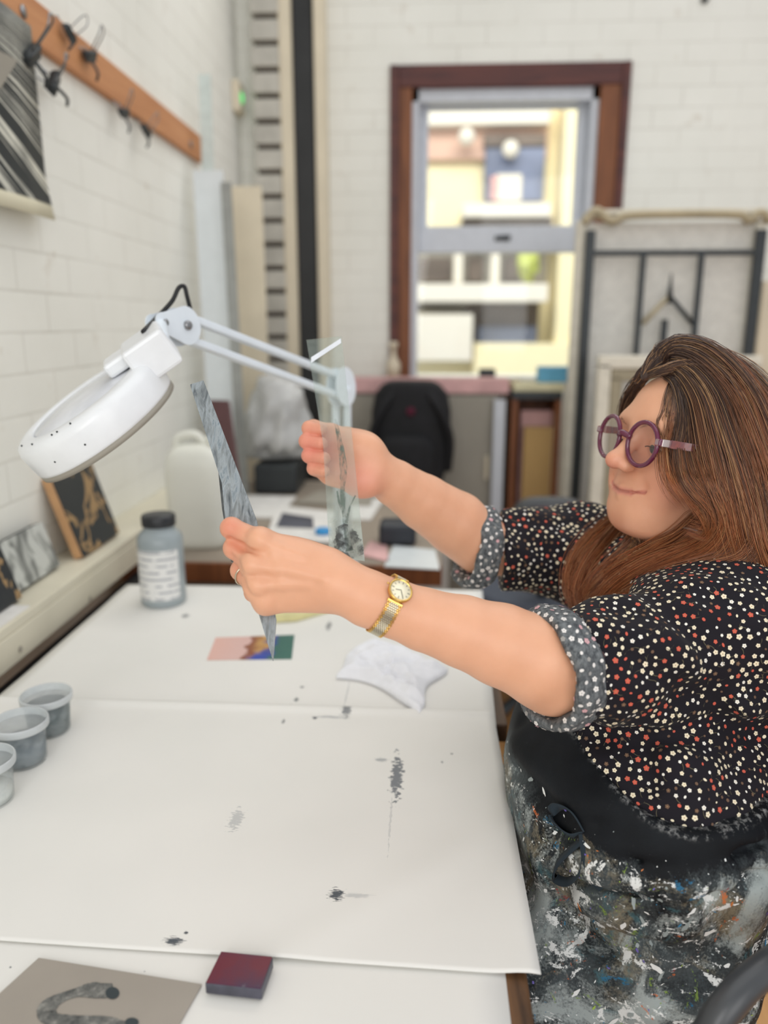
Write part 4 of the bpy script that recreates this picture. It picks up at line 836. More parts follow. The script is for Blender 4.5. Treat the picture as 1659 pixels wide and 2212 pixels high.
# ---- head frame ------------------------------------------------------
hy = math.radians(70); hp = math.radians(9)
fh = np.array([-math.sin(hy), -math.cos(hy), 0]); lh = np.array([-fh[1], fh[0], 0])   # her left
lh = np.array([math.cos(hy), -math.sin(hy), 0]); 
HF = nrm(fh*math.cos(hp)+_Z*math.sin(hp)); HU = nrm(np.cross(lh, HF)) 
if HU[2] < 0: HU = -HU
HR = np.stack([lh, HF, HU], 1)            # columns: x = her left, y = forward, z = up
HS = 1.0
HO = W(1349, 952, 0.925)-0.104*HS*HF
def Hd(x, y, z): return HO+HS*(HR@np.array([x, y, z], float))
# ---- body sdf --------------------------------------------------------
body = SDF()
def hell(c, r, k=0.02, op='u', rx=0, ry=0, rz=0):
    R = HR@np.array(Matrix.Rotation(rz, 3, 'Z')@Matrix.Rotation(ry, 3, 'Y')@Matrix.Rotation(rx, 3, 'X')); body.ell(Hd(*c), np.array(r)*HS, R, k, op)
def hcone(a, b, ra, rb, k=0.02, op='u'): body.cone(Hd(*a), Hd(*b), ra*HS, rb*HS, k, op)
hell((0, -.018, .026), (.073, .086, .074))
hell((0, .028, .036), (.064, .062, .058), .02)
hell((0, .026, -.034), (.062, .056, .060), .03)
for s in (-1, 1):
    hcone((s*.054, .0, -.045), (s*.020, .064, -.080), .021, .021, .025)       # jaw
    hell((s*.037, .059, -.030), (.029, .026, .026), .02)                      # cheek
    hell((s*.036, .066, -.056), (.018, .016, .020), .018)                      # smile pouch
hcone((-.011, .071, -.083), (.011, .071, -.083), .0195, .0195, .02)             # chin
hell((0, .036, -.096), (.044, .042, .018), .03)                               # soft under chin
hell((0, .078, -.055), (.027, .0155, .020), .018)                              # muzzle
hcone((-.036, .079, .022), (.036, .079, .022), .0115, .0115, .022)            # brow
for s in (-1, 1): hell((s*.032, .098, .001), (.015, .012, .011), .020, 's')  # sockets
hcone((0, .088, .012), (0, .107, -.021), .0078, .0098, .012)                 # nose
hell((0, .1120, -.0245), (.0112, .0110, .0102), .008)
for s in (-1, 1):
    hell((s*.0122, .1010, -.0295), (.0070, .0098, .0072), .006)
    hell((s*.0058, .1070, -.0370), (.0033, .0055, .0030), .003, 's')
    hcone((s*.0215, .0985, -.036), (s*.0335, .0890, -.050), .0030, .0030, .010, 's') # smile line
# lips
for s in (-1, 1):
    hcone((0, .0925, -.0568), (s*.022, .0845, -.0550), .0034, .0018, .006)
    hcone((0, .0900, -.0650), (s*.019, .0835, -.0612), .0044, .0020, .007)
LM = [(-.0340, .0835, -.0550), (-.018, .0915, -.0590), (0, .0965, -.0605), (.018, .0915, -.0590), (.0340, .0835, -.0550)]
for a, b in zip(LM[:-1], LM[1:]): hcone(a, b, .0012, .0012, .003, 's')
# eyelids and opening
for s in (-1, 1):
    hell((s*.032, .0735, .000), (.0150, .0145, .0135), .006)
    for a, b in (((s*.0205, .0875, -.0035), (s*.030, .0905, -.0028)), ((s*.030, .0905, -.0028), (s*.044, .0820, -.0035))): hcone(a, b, .0016, .0022, .002, 's')
    hell((s*.075, -.008, -.008), (.006, .017, .028), .006)                     # ears
# neck, torso
FT = nrm([-.95, -.31, 0]); LT = np.array([.31, -.95, 0])*1.0
TR = np.stack([LT, FT, _Z], 1)
NB = W(1450, 1262, 0.99); SN = W(1560, 1372, .862); SFp = W(1262, 1196, 1.15); CH = W(1438, 1490, .98); BE = W(1372, 1660, .93); HI = W(1368, 1935, .93)
hcone((0, -.012, -.07), (0, -.045, -.125), .054, .058, .035)
_bh = len(body.p)
body.cone(Hd(0, -.03, -.11), NB, .058, .066, .03)
body.ell(CH, (.120, .075, .11), TR, .04); body.cone(SN, SFp, .048, .048, .04)
body.ell(BE, (.115, .095, .12), TR, .04); body.ell(HI, (.115, .095, .08), TR, .04)
body_head_n = _bh
# arms
EN = W(1215, 1440, .788); EF = W(1052, 1184, 1.085)
body.cone(SN, EN, .044, .040, .02); body.cone(SFp, EF, .040, .038, .02)
near_arm = [(1204, 1438, .786, .0455), (1160, 1424, .779, .0455), (1080, 1392, .774, .0425), (1000, 1364, .768, .0370), (915, 1338, .760, .0320), (850, 1314, .752, .0295), (795, 1293, .749, .0285), (735, 1262, .748, .0275)]
for a, b in zip(near_arm[:-1], near_arm[1:]): body.cone(W(*a[:3]), W(*b[:3]), a[3]-.0012, b[3]-.0012, .004)
far_arm = [(1040, 1176, 1.085, .044), (985, 1130, 1.07, .0455), (915, 1085, 1.045, .0390), (855, 1045, 1.02, .0320), (808, 1015, 1.0, .0285)]
for a, b in zip(far_arm[:-1], far_arm[1:]): body.cone(W(*a[:3]), W(*b[:3]), a[3]-.0012, b[3]-.0012, .004)
body.ell(W(1190, 1475, .80), (.03, .028, .028), None, .03)
# near (left) hand, back of the hand towards the camera
body.ell(W(650, 1240, .762), (.052, .026, .034), np.stack([nrm(-_R*0.95+UP*0.3), nrm(np.cross(nrm(-_R*0.95+UP*0.3), UP)), nrm(UP*0.95+_R*0.3)], 1), .02)
mc = [((705, 1218, .752), (560, 1170, .752), .0140, .0125), ((712, 1240, .748), (547, 1220, .748), .0140, .0122), ((712, 1262, .750), (556, 1268, .750), .0135, .0120), ((712, 1282, .756), (574, 1303, .758), .0130, .0112)]
for a, b, ra, rb in mc: body.cone(W(*a), W(*b), ra, rb, .012)
for (a, b) in (((600, 1188, .7475), (585, 1215, .749)), ((600, 1245, .7465), (600, 1272, .7485))): pass
for (c_, r_) in (((562, 1166, .747), .0105), ((548, 1221, .744), .0105), ((556, 1268, .747), .0100), ((575, 1300, .754), .0095)): body.ell(W(*c_), (r_, r_, r_), None, .012)
def finger(pts, rs, k=.004, ki=.0025):
    P = [W(*p) for p in pts]
    for i in range(len(P)-1):
        body.cone(P[i], P[i+1], rs[i], rs[i+1], k if i == 0 else ki)
    for i in range(1, len(P)-1): body.ell(P[i], (rs[i]*1.04,)*3, None, .003)
finger([(560, 1170, .752), (500, 1141, .762), (512, 1152, .795), (548, 1168, .812)], [.0118, .0103, .0092, .0082])
finger([(547, 1221, .748), (506, 1184, .768), (515, 1190, .800), (553, 1205, .815)], [.0115, .0102, .0092, .0082])
finger([(556, 1268, .750), (521, 1232, .772), (525, 1232, .800), (563, 1238, .815)], [.0112, .0100, .0090, .0080])
finger([(575, 1302, .758), (548, 1280, .784), (550, 1278, .803), (578, 1272, .815)], [.0102, .0090, .0080, .0072])
def onsurf(px, py, S, d0=.55):
    d = np.linspace(d0, 1.3, 1200); v = S(CAM+d[:, None]*ray(px, py)); k = np.argmax(v < 0); return CAM+(d[k] if v[k] < 0 else .8)*ray(px, py)
def onhand(pts, off): return [onsurf(a, b, body)+FW*off for a, b in pts]
GR = [(onhand([(499, 1166), (522, 1180), (552, 1194)], .0002), .0020), (onhand([(500, 1205), (522, 1226), (548, 1244)], .0002), .0018), (onhand([(524, 1252), (542, 1276), (560, 1290)], .0002), .0018)]
TN = [(onhand([(568, 1172), (600, 1184), (650, 1200)], .0006), .0022), (onhand([(556, 1224), (600, 1230), (660, 1238)], .0006), .0020), (onhand([(566, 1266), (610, 1262), (665, 1262)], .0008), .0018), (onhand([(590, 1200), (630, 1232), (700, 1250)], .0010), .0012)]
for g, r_ in GR:
    for a, b in zip(g[:-1], g[1:]): body.cone(a, b, r_, r_*.7, .008, 's')
for g, r_ in TN:
    for a, b in zip(g[:-1], g[1:]): body.cone(a, b, r_, r_*.7, .009)
for c_, r_ in (((558, 1163), .0075), ((540, 1222), .0070), ((553, 1268), .0065), ((572, 1300), .0065)): body.ell(onsurf(c_[0], c_[1], body)+FW*r_*.80, (r_, r_, r_), None, .009)
finger([(712, 1262, .775), (655, 1262, .800), (608, 1245, .822), (572, 1225, .838)], [.0150, .0125, .0112, .0090], .015, .006)   # thumb, behind the strip
# far (right) hand, palm towards the camera, fingers curled
body.ell(W(752, 992, .998), (.044, .019, .037), np.stack([nrm(-_R*0.93+UP*0.12), nrm(FW), nrm(UP)], 1), .02)
for a, b, ra, rb in (((800, 985, 1.0), (716, 935, 1.0), .014, .0125), ((800, 1000, 1.0), (705, 965, 1.0), .014, .0125), ((800, 1015, 1.0), (706, 995, 1.0), .014, .0125), ((800, 1032, 1.0), (715, 1022, 1.0), .0135, .0115)): body.cone(W(*a), W(*b), ra, rb, .014)
body.ell(W(782, 1048, .985), (.021, .014, .017), None, .018)     # heel of the hand
body.ell(W(778, 968, .985), (.024, .014, .017), None, .02)
finger([(716, 935, 1.0), (677, 924, 1.0), (668, 925, .972), (694, 928, .962)], [.0115, .0100, .0088, .0078])
finger([(705, 965, 1.0), (668, 953, .998), (662, 953, .970), (694, 958, .958)], [.0118, .0102, .0090, .0082])
finger([(706, 995, 1.0), (672, 984, .998), (668, 984, .970), (700, 990, .957)], [.0115, .0100, .0090, .0082])
finger([(715, 1022, 1.0), (682, 1012, .998), (678, 1012, .972), (700, 1018, .960)], [.0105, .0092, .0082, .0074])
finger([(790, 965, 1.005), (750, 945, 1.018), (715, 940, 1.022), (690, 935, 1.020)], [.0150, .0125, .0110, .0090], .015, .006)
_t = None
V1, F1 = surfnet(body, (-.30, .45, .55), (.62, 1.40, 1.48), .0017)
V1 = smoothV(V1, F1, 1, .3)
NB1 = normals(V1, F1)
# refined head is meshed finer and replaces the coarse head
L = (V1-HO)@HR/HS
def skincol(V):
    L = (V-HO)@HR/HS; n = len(V); c = np.tile(np.array(s2l((0.895, 0.675, 0.545))), (n, 1))
    def blend(m, col): 
        nonlocal c
        m = np.clip(m, 0, 1)[:, None]; c = c*(1-m)+np.array(s2l(col))*m
    head = (np.linalg.norm(L, axis=1) < .17)
    g = lambda x, y, z, r: np.exp(-(((L[:, 0]-x)**2+(L[:, 1]-y)**2+(L[:, 2]-z)**2)/r**2))
    for s in (-1, 1): blend(.55*g(s*.045, .06, -.04, .030), (.86, .50, .43))
    blend(.55*g(0, .118, -.035, .018), (.86, .50, .44)); blend(.4*g(0, .075, -.11, .03), (.88, .55, .46))
    for s in (-1, 1): blend(.35*g(s*.032, .09, -.012, .012), (.72, .50, .42))
    d = np.full(n, 9.)
    for a, b, w_ in ((0, 1, .0024), (1, 2, .0042), (2, 3, .0042), (3, 4, .0024)):
        A = np.array(LM[a]); Bq = np.array(LM[b]); ab = Bq-A; t = np.clip((L-A)@ab/(ab@ab), 0, 1); d = np.minimum(d, np.linalg.norm((L-A-t[:, None]*ab)*np.array([1, .5, 1]), axis=1)/w_)
    blend(.60*np.clip(1.6-d, 0, 1), (.80, .48, .45)); blend(.6*np.clip(1-d*1.9, 0, 1), (.50, .24, .23))
    hand = W(678, 970, .97); m = np.exp(-(np.linalg.norm(V-hand, axis=1)/.035)**2); blend(.7*m, (.90, .50, .46))
    hand = W(775, 1040, .98); m = np.exp(-(np.linalg.norm(V-hand, axis=1)/.028)**2); blend(.6*m, (.92, .56, .51))
    for k in ((500, 1141, .752), (506, 1184, .758), (521, 1232, .762), (548, 1280, .774), (490, 1135, .75)):
        blend(.45*np.exp(-(np.linalg.norm(V-W(*k), axis=1)/.014)**2), (.86, .52, .43))
    # moles
    for k in ((992, 1146, 1.04, .0016),):
        pass
    return np.concatenate([c, np.ones((n, 1))], 1)
t = NT('skin'); ca = t.attr('Col', 'Color'); mot = t.ramp(t.noise(45, 4), [(0.3, (0.95, 0.93, 0.92)), (0.7, (1, 1, 1))]); t.color(t.mix(1.0, ca, mot, 'MULTIPLY')); t.set(Roughness=0.42); t.b.inputs['Subsurface Weight'].default_value = 0.12; t.b.inputs['Subsurface Radius'].default_value = (0.012, 0.005, 0.003); t.b.inputs['Subsurface Scale'].default_value = 1.0
t.b.inputs['Specular IOR Level'].default_value = 0.4
vo = t.node('ShaderNodeTexVoronoi'); vo.inputs['Scale'].default_value = 900; t.link(t.coord(), vo.inputs['Vector']); t.bump(t.math('ADD', vo.outputs['Distance'], t.math('MULTIPLY', t.noise(260, 3), 1.5)), 0.12, 0.0006); M['skin'] = t.m
PO = np.array([HI[0], HI[1], 0.45])
person = thing('person', PO, 'seated person in floral blouse and paint spattered black apron holding up two glass strips', 'person')
skin = mesh('body', V1, F1, M['skin'], person, smooth=True, attrs={'Col': ('FLOAT_COLOR', skincol(V1))})
# eyes, lashes
M['eyewhite'] = plain('eye white', rgb(225, 215, 208), 0.2); M['iris'] = plain('grey green iris', rgb(84, 92, 84), 0.2, scale=400, var=0.3); M['lash'] = plain('lash brown', rgb(74, 48, 38), 0.7)
for s in (-1, 1):
    c = Hd(s*.032, .0755, -.001); e = lathe('eye', [(0.001, -.012)]+[(.0122*math.sin(a), -.0122*math.cos(a)) for a in np.linspace(.2, 2.9, 14)]+[(0.001, .0122)], c, M['eyewhite'], person, R=frame_from(HF), n=24)
    g = nrm(HF-0.25*HU); lathe('iris', [(.0056, .0112), (.0045, .0120), (.0005, .0125)], c, M['iris'], e, R=frame_from(g), n=20)
    P = [Hd(s*.0200, .0880, -.0022), Hd(s*.030, .0915, -.0008), Hd(s*.038, .0885, -.0015), Hd(s*.0455, .0825, -.0042)]
    tube('eyelashes', P, .0007, M['lash'], person, 6, 16)
    eb = []
    for i in range(46):
        q = i/45; j1, j2 = rng.uniform(-.0016, .0016), rng.uniform(.004, .006)
        x_ = .013+.034*q; y_ = .0968-.014*q*q; z_ = .0195+.0055*math.sin(q*2.4)+j1; eb.append(tubeVF([Hd(s*x_, y_, z_), Hd(s*(x_+j2), y_-.0005-.003*q, z_+.0008-.002*q)], .00018, 3))
    V, F = join(eb); mesh('eyebrow', V, F, plain('eyebrow brown', rgb(150, 112, 88), 0.7), person)
PF = W(1300, 1640, .79); f0 = PF@FT; PB = W(1480, 1757, .77); z1 = PB[2]; PBK = W(1640, 1870, .82); fb = PBK@FT; ZT = W(1200, 1330, 1.0)[2]
# ---- clothes -----------------------------------------------------------
shirt = SDF()
shirt.ell(CH, (.165, .108, .15), TR, .05); shirt.cone(SN, SFp, .072, .062, .05)
shirt.ell(BE, (.165, .130, .16), TR, .04); shirt.ell(HI, (.160, .128, .12), TR, .05)
shirt.ell(W(1360, 1735, .91), (.168, .130, .14), TR, .03)
SE = W(1222, 1446, .785); sd = nrm(SE-SN); shirt.cone(SN-sd*.01, SE, .078, .0570, .045, flat=.004)
SE2 = W(1026, 1183, 1.089); shirt.cone(SFp, SE2, .072, .0535, .04, flat=.004)
def ridge(S, pts, r, k=.012):
    P = [W(*p) for p in pts]
    for a, b in zip(P[:-1], P[1:]): S.cone(a, b, r, r, k)
# cloth folds of the sleeve and the waist
folds = []
def onsurf(px, py, S, d0=.55):
    d = np.linspace(d0, 1.3, 500); v = S(CAM+d[:, None]*ray(px, py)); k = np.argmax(v < 0); return CAM+(d[k] if v[k] < 0 else .8)*ray(px, py)
def fold(pts, r=.006, amp=.006, S=None, L=None):
    Q = spline([(p[0], p[1], 0) for p in pts], 12); P = np.array([onsurf(q[0], q[1], S or shirt) for q in Q]); (folds if L is None else L).append((P, r*1.25, amp*1.5))
for pts, r, a in (([(1295, 1585), (1380, 1592), (1470, 1585), (1560, 1562), (1650, 1590)], .006, -.013), ([(1300, 1560), (1400, 1568), (1500, 1555), (1600, 1530)], .010, .006),
  ([(1310, 1400), (1400, 1440), (1500, 1500), (1560, 1560)], .008, -.006), ([(1330, 1370), (1430, 1400), (1540, 1470), (1620, 1540)], .009, .006), ([(1410, 1290), (1480, 1350), (1540, 1440), (1560, 1520)], .006, -.007),
  ([(1345, 1320), (1320, 1420), (1318, 1520)], .008, -.005), ([(1350, 1600), (1352, 1650)], .004, -.007), ([(1385, 1590), (1392, 1640), (1400, 1690)], .0045, -.009), ([(1480, 1580), (1540, 1620), (1600, 1650)], .007, -.006),
  ([(1440, 1600), (1470, 1660), (1500, 1740)], .008, .004), ([(1600, 1600), (1590, 1680), (1560, 1740)], .007, -.005), ([(1560, 1300), (1600, 1400), (1640, 1500)], .010, -.005), ([(1460, 1520), (1560, 1500), (1650, 1480)], .008, -.005),
  ([(1090, 1130), (1160, 1170), (1220, 1250)], .007, -.006), ([(1085, 1230), (1150, 1215), (1210, 1230)], .007, .005), ([(1120, 1120), (1200, 1135), (1270, 1130)], .007, -.005)): fold(pts, r, a)
def foldd(P, fl):
    d = np.zeros(len(P))
    for Q, r, amp in fl:
        c = Q.mean(0); m = np.linalg.norm(P-c, axis=1) < np.linalg.norm(Q-c, axis=1).max()+.06
        if not m.any(): continue
        X = P[m]; dd = np.full(len(X), 9.)
        for a, b in zip(Q[:-1], Q[1:]):
            ab = b-a; t = np.clip((X-a)@ab/(ab@ab), 0, 1); dd = np.minimum(dd, np.linalg.norm(X-a-t[:, None]*ab, axis=1))
        d[m] += amp*np.exp(-np.maximum(0, dd-abs(r)*0.0)**2/(2*(r*1.3)**2))
    return d
def wob(P, s=1.0): return s*(.0022*np.sin(P[:, 0]*47+P[:, 2]*31+2*np.sin(P[:, 1]*23))+.0016*np.sin(P[:, 1]*61-P[:, 2]*53+P[:, 0]*20)+.0012*np.sin(P[:, 2]*90+P[:, 0]*60*np.sin(P[:, 1]*9)))
def shirtf(P, c=None, Rb=0):
    d = shirt(P, c, Rb)
    if c is None: return d
    f = P@FT; reg = np.maximum(np.maximum(smin(f0-f, P[:, 2]-z1, .055), fb-f), P[:, 2]-ZT)
    return np.maximum(d-wob(P)-foldd(P, folds)+.014*np.clip(-reg/.016, 0, 1), np.minimum(.110-P[:, 0], P[:, 2]-.70))
V2, F2 = surfnet(shirtf, (-.05, .5, .50), (.70, 1.42, 1.20), .0031)
V2 = smoothV(V2, F2, 2, .4)
EXCL = None
# flower scatter -------------------------------------------------------
def flat_basis(n):
    a = np.where(np.abs(n[:, 2:3]) < .9, np.array([[0, 0, 1.]]), np.array([[1., 0, 0]])); u = np.cross(a, n); u /= np.linalg.norm(u, axis=1)[:, None]; return u, np.cross(n, u)
def scatter_pts(V, F, N, n, mind, mask=None):
    A = np.linalg.norm(np.cross(V[F[:, 2]]-V[F[:, 0]], V[F[:, 3]]-V[F[:, 1]]), axis=1)/2
    if mask is not None: A = A*mask
    i = rng.choice(len(F), n, p=A/A.sum()); u = rng.random((n, 1)); v = rng.random((n, 1)); f = F[i]
    P = (1-u)*(1-v)*V[f[:, 0]]+u*(1-v)*V[f[:, 1]]+u*v*V[f[:, 2]]+(1-u)*v*V[f[:, 3]]; Nn = N[f].mean(1); Nn /= np.linalg.norm(Nn, axis=1)[:, None]
    cell = {}; keep = []
    for j in range(n):
        k = tuple((P[j]//mind).astype(int)); ok = True
        for dx in (-1, 0, 1):
            for dy in (-1, 0, 1):
                for dz in (-1, 0, 1):
                    for q in cell.get((k[0]+dx, k[1]+dy, k[2]+dz), ()):
                        if (P[q]-P[j])@(P[q]-P[j]) < mind*mind: ok = False; break
                    if not ok: break
                if not ok: break
            if not ok: break
        if ok: cell.setdefault(k, []).append(j); keep.append(j)
    return P[keep], Nn[keep]
def flowers(P, N, rlo, rhi, probs, off=.0006, sprig=None):
    u, v = flat_basis(N); V = []; F = []; FM = []; n0 = 0
    for i in range(len(P)):
        ty = rng.choice(len(probs), p=probs); r = rng.uniform(rlo, rhi)*(0.8 if ty >= 2 else 1); a0 = rng.uniform(0, 6.28); kind = rng.random(); K = 20
        if kind < .66: rad = [r*(.72+.28*abs(math.cos(2.5*t))**.7) for t in np.linspace(0, 2*math.pi, K, endpoint=False)]; ex = 1
        else: rad = [r*.72]*K; ex = rng.uniform(.6, 1)
        c = P[i]+N[i]*off
        for k in range(K):
            t = 2*math.pi*k/K; x = rad[k]*math.cos(t); y = rad[k]*ex*math.sin(t); ca_, sa_ = math.cos(a0), math.sin(a0); V.append(c+u[i]*(x*ca_-y*sa_)+v[i]*(x*sa_+y*ca_))
        F.append([n0+k for k in range(K)]); FM.append(1+ty); n0 += K
        if kind < .66 and r > .0018:
            for k in range(6): t = 2*math.pi*k/6; V.append(c+N[i]*.0002+u[i]*r*.22*math.cos(t)+v[i]*r*.22*math.sin(t))
            F.append([n0+k for k in range(6)]); FM.append(1+len(probs)); n0 += 6
        if sprig is not None and rng.random() < .35:
            a = rng.uniform(0, 6.28); L = rng.uniform(.004, .008); w_ = .00022; pts = []
            for k in range(5):
                q = r+L*k/4; aa = a+.5*k/4; pts.append((q*math.cos(aa), q*math.sin(aa)))
            for k in range(5): V += [c+u[i]*(pts[k][0]+w_)+v[i]*(pts[k][1]+w_), c+u[i]*(pts[k][0]-w_)+v[i]*(pts[k][1]-w_)]
            for k in range(4): F.append([n0+2*k, n0+2*k+2, n0+2*k+3, n0+2*k+1]); FM.append(sprig)
            n0 += 10
    return np.array(V), F, FM
def cloth_mat(name, c, rough=.85, wave=900, sheen=.04):
    t = NT(name); t.color(c); t.set(Roughness=rough); t.b.inputs['Sheen Weight'].default_value = sheen; t.b.inputs['Specular IOR Level'].default_value = .25
    t.bump(t.noise(wave, 2), .25, .0004); return t.m
M['shirt'] = cloth_mat('black violet cotton', rgb(26, 23, 30)); M['fcream'] = cloth_mat('cream blossom', rgb(236, 224, 196)); M['fcoral'] = cloth_mat('coral blossom', rgb(206, 96, 78)); M['fbrown'] = cloth_mat('brown blossom', rgb(112, 88, 72)); M['fwhite'] = cloth_mat('white bud', rgb(240, 236, 226)); M['fcen'] = cloth_mat('ochre flower centre', rgb(176, 140, 96)); M['fstem'] = cloth_mat('olive stem', rgb(104, 98, 78))
NV2 = normals(V2, F2)
def floral(name, V, F, N, base, mats, probs, mind, rlo, rhi, ntry, par, mask=None, sprig=6, off=.0006, label=None):
    P, Nn = scatter_pts(V, F, N, ntry, mind, mask); fv, ff, fm = flowers(P, Nn, rlo, rhi, probs, off, sprig)
    n = len(V); F = [list(f) for f in F]; m = len(F)
    return mesh(name, np.vstack([V, fv]), F+[[i+n for i in f] for f in ff], [base]+mats, par, smooth=True, fm=[0]*m+fm, label=label)
fv2 = V2[F2].mean(1); ff2 = fv2@FT; hid = (np.maximum(np.maximum(smin(f0-ff2, fv2[:, 2]-z1, .055), fb-ff2), fv2[:, 2]-ZT) > -.008).astype(float)
_unused = ((V2[F2[:, 0]]-CAM)*NV2[F2[:, 0]]).sum(1) < .25*np.linalg.norm(V2[F2[:, 0]]-CAM, axis=1)   # keep the print off the seat side only
floral('blouse', V2, F2, NV2, M['shirt'], [M['fcream'], M['fcoral'], M['fbrown'], M['fwhite'], M['fcen'], M['fstem']], [.50, .19, .13, .18], .0068, .0021, .0031, 40000, person, mask=hid)
# small buds between
# rolled cuffs ---------------------------------------------------------
def cuff(c, axis, R0, wd, seed, label, sq=1.0, tilt=0.0):
    A = frame_from(axis, UP); n = 110; V = []; g = np.random.default_rng(seed); ph = g.uniform(0, 6, 6)
    prof = []
    for t in np.linspace(0, 2*math.pi, 28, endpoint=False): prof.append((.0075*math.copysign(abs(math.cos(t))**.75, math.cos(t)), wd/2*math.copysign(abs(math.sin(t))**.8, math.sin(t))))
    for i in range(n):
        a = 2*math.pi*i/n; ri = R0*(1+.02*math.sin(3*a+ph[0])+.012*math.sin(5*a+ph[1])); tw = .0025*math.sin(2*a+ph[2])+.0016*math.sin(7*a+ph[3])
        for (pr, pz) in prof:
            rr_ = ri+pr*(1+.12*math.sin(9*a+ph[4]))+.0012*math.sin(pz*300+6*a); V.append(c+A[:, 0]*rr_*math.cos(a)+A[:, 1]*rr_*sq*math.sin(a)+A[:, 2]*(pz+tw))
    k = len(prof); F = [[i*k+j, ((i+1) % n)*k+j, ((i+1) % n)*k+(j+1) % k, i*k+(j+1) % k] for i in range(n) for j in range(k)]
    V = np.array(V); F = np.array(F); N = normals(V, F)
    if (N[0]@(V[0]-c)) < 0: F = F[:, ::-1]; N = -N
    return floral('sleeve_cuff', V, F, N, M['cuff'], [M['cwhite'], M['cpink'], M['cgrey']], [.68, .14, .18], .0078, .0024, .0034, 6000, person, sprig=None, label=label)
t = NT('grey reverse of the print'); t.color(t.ramp(t.noise(240, 3, .7, t.coord('Object', (1, 1, .5))), [(0.35, rgb(60, 64, 68)), (0.65, rgb(116, 120, 122))])); t.set(Roughness=.85); M['cuff'] = t.m
M['cwhite'] = cloth_mat('faded white blossom', rgb(228, 224, 220)); M['cpink'] = cloth_mat('faded pink blossom', rgb(214, 168, 172)); M['cgrey'] = cloth_mat('faded grey blossom', rgb(160, 158, 154))
ax1 = nrm(nrm(EN-SN)+np.array([-.22, -.5, 0])*.25); cuff(W(1196, 1440, .787), ax1, .0570, .034, 5, 'rolled grey cuff of the near sleeve', 1.0)
ax2 = nrm(-.95*_R+.16*UP-.22*FW); cuff(W(1030, 1181, 1.088), ax2, .0530, .034, 6, 'rolled grey cuff of the far sleeve', 1.0)
# legs and apron -------------------------------------------------------
hipL = HI+LT*.05+np.array([0, 0, -.09]); hipR = HI-LT*.10+np.array([0, 0, -.09]); FL = nrm([-.97, -.22, 0])
kneeL = np.array([-.14, hipL[1]-.08, .565]); kneeR = np.array([-.14, hipR[1]-.06, .565])
legs = SDF(); legs.ell(HI-np.array([0, 0, .04]), (.150, .125, .10), TR, .04)
for hq, kq in ((hipL, kneeL), (hipR, kneeR)):
    legs.cone(hq, kq, .094, .066, .05); ft = np.array([kq[0]-.02, kq[1], .09]); legs.cone(kq, ft, .064, .045, .02)
V3, F3 = surfnet(lambda P, c=None, Rb=0: legs(P, c, Rb), (-.32, .4, .02), (.8, 1.4, .85), .008)
mesh('trousers', smoothV(V3, F3, 1), F3, M['black'], person, smooth=True)
for hq, kq in ((hipL, kneeL), (hipR, kneeR)):
    V, F = tubeVF([(kq[0]-.0, kq[1], .045), (kq[0]-.08, kq[1], .045), (kq[0]-.19, kq[1], .035)], [.042, .045, .03], 16, 14); V[:, 2] = np.maximum(V[:, 2], .001); mesh('shoe', V, F, M['black'], person, smooth=True)
apl = SDF(); apl.p = list(shirt.p); apl.p = [q for q in apl.p][:5]
for hq, kq in ((hipL, kneeL), (hipR, kneeR)): apl.cone(hq+np.array([0, 0, .01]), kq+np.array([0, 0, .005]), .086, .068, .07)
apl.ell(HI+FL*.14-np.array([0, 0, .06]), (.135, .17, .085), TR, .05)
af = []
def afold(pts, r, amp): fold(pts, r, amp, apl, af)
for pts, r, a in (([(1190, 1765), (1290, 1808), (1400, 1835), (1500, 1836), (1640, 1795)], .0045, .008), ([(1200, 1795), (1290, 1830), (1400, 1856), (1500, 1856), (1640, 1816)], .0035, -.011),
  ([(1250, 1872), (1340, 1895), (1450, 1905), (1560, 1890), (1640, 1860)], .009, .008), ([(1240, 1890), (1340, 1912), (1450, 1925), (1540, 1930), (1640, 1880)], .004, -.013), ([(1530, 1915), (1535, 1960), (1530, 2000)], .006, -.009),
  ([(1230, 1945), (1320, 1975), (1420, 2010), (1520, 1990)], .006, .006), ([(1240, 1958), (1330, 1992), (1420, 2030)], .004, -.009), ([(1210, 1850), (1225, 1930), (1250, 2010)], .007, -.009), ([(1190, 1860), (1200, 1950), (1210, 2040)], .008, .007),
  ([(1120, 1620), (1180, 1690), (1260, 1740), (1380, 1775), (1500, 1795)], .008, .006), ([(1130, 1660), (1200, 1730), (1300, 1775)], .006, -.007), ([(1140, 1560), (1220, 1600), (1290, 1640)], .009, -.006),
  ([(1600, 1860), (1590, 1960), (1530, 2060), (1430, 2130)], .008, -.008), ([(1250, 2080), (1340, 2110), (1450, 2090)], .010, .006), ([(1300, 2050), (1400, 2080), (1480, 2040)], .007, -.006)): afold(pts, r, a)
def apronf(P, c=None, Rb=0):
    d = apl(P, c, Rb)
    f = P@FT; reg = smin(f0-f, P[:, 2]-z1, .055); reg = np.maximum(reg, fb-f); reg = np.maximum(reg, P[:, 2]-ZT); reg = np.maximum(reg, .50-P[:, 2])
    reg = np.maximum(reg, np.minimum(.1045-P[:, 0], P[:, 2]-.70))
    if c is None: return np.maximum(d, reg)
    fl = smax(f-(f0-.01)*1.0, z1-P[:, 2], .05)
    d2 = d-.0075-wob(P, .9)-foldd(P, af)-foldd(P, folds)*.6
    return smax(d2, reg, .003)
V4, F4 = surfnet(apronf, (-.32, .4, .48), (.80, 1.45, 1.12), .0031)
V4 = smoothV(V4, F4, 2, .4); N4 = normals(V4, F4)
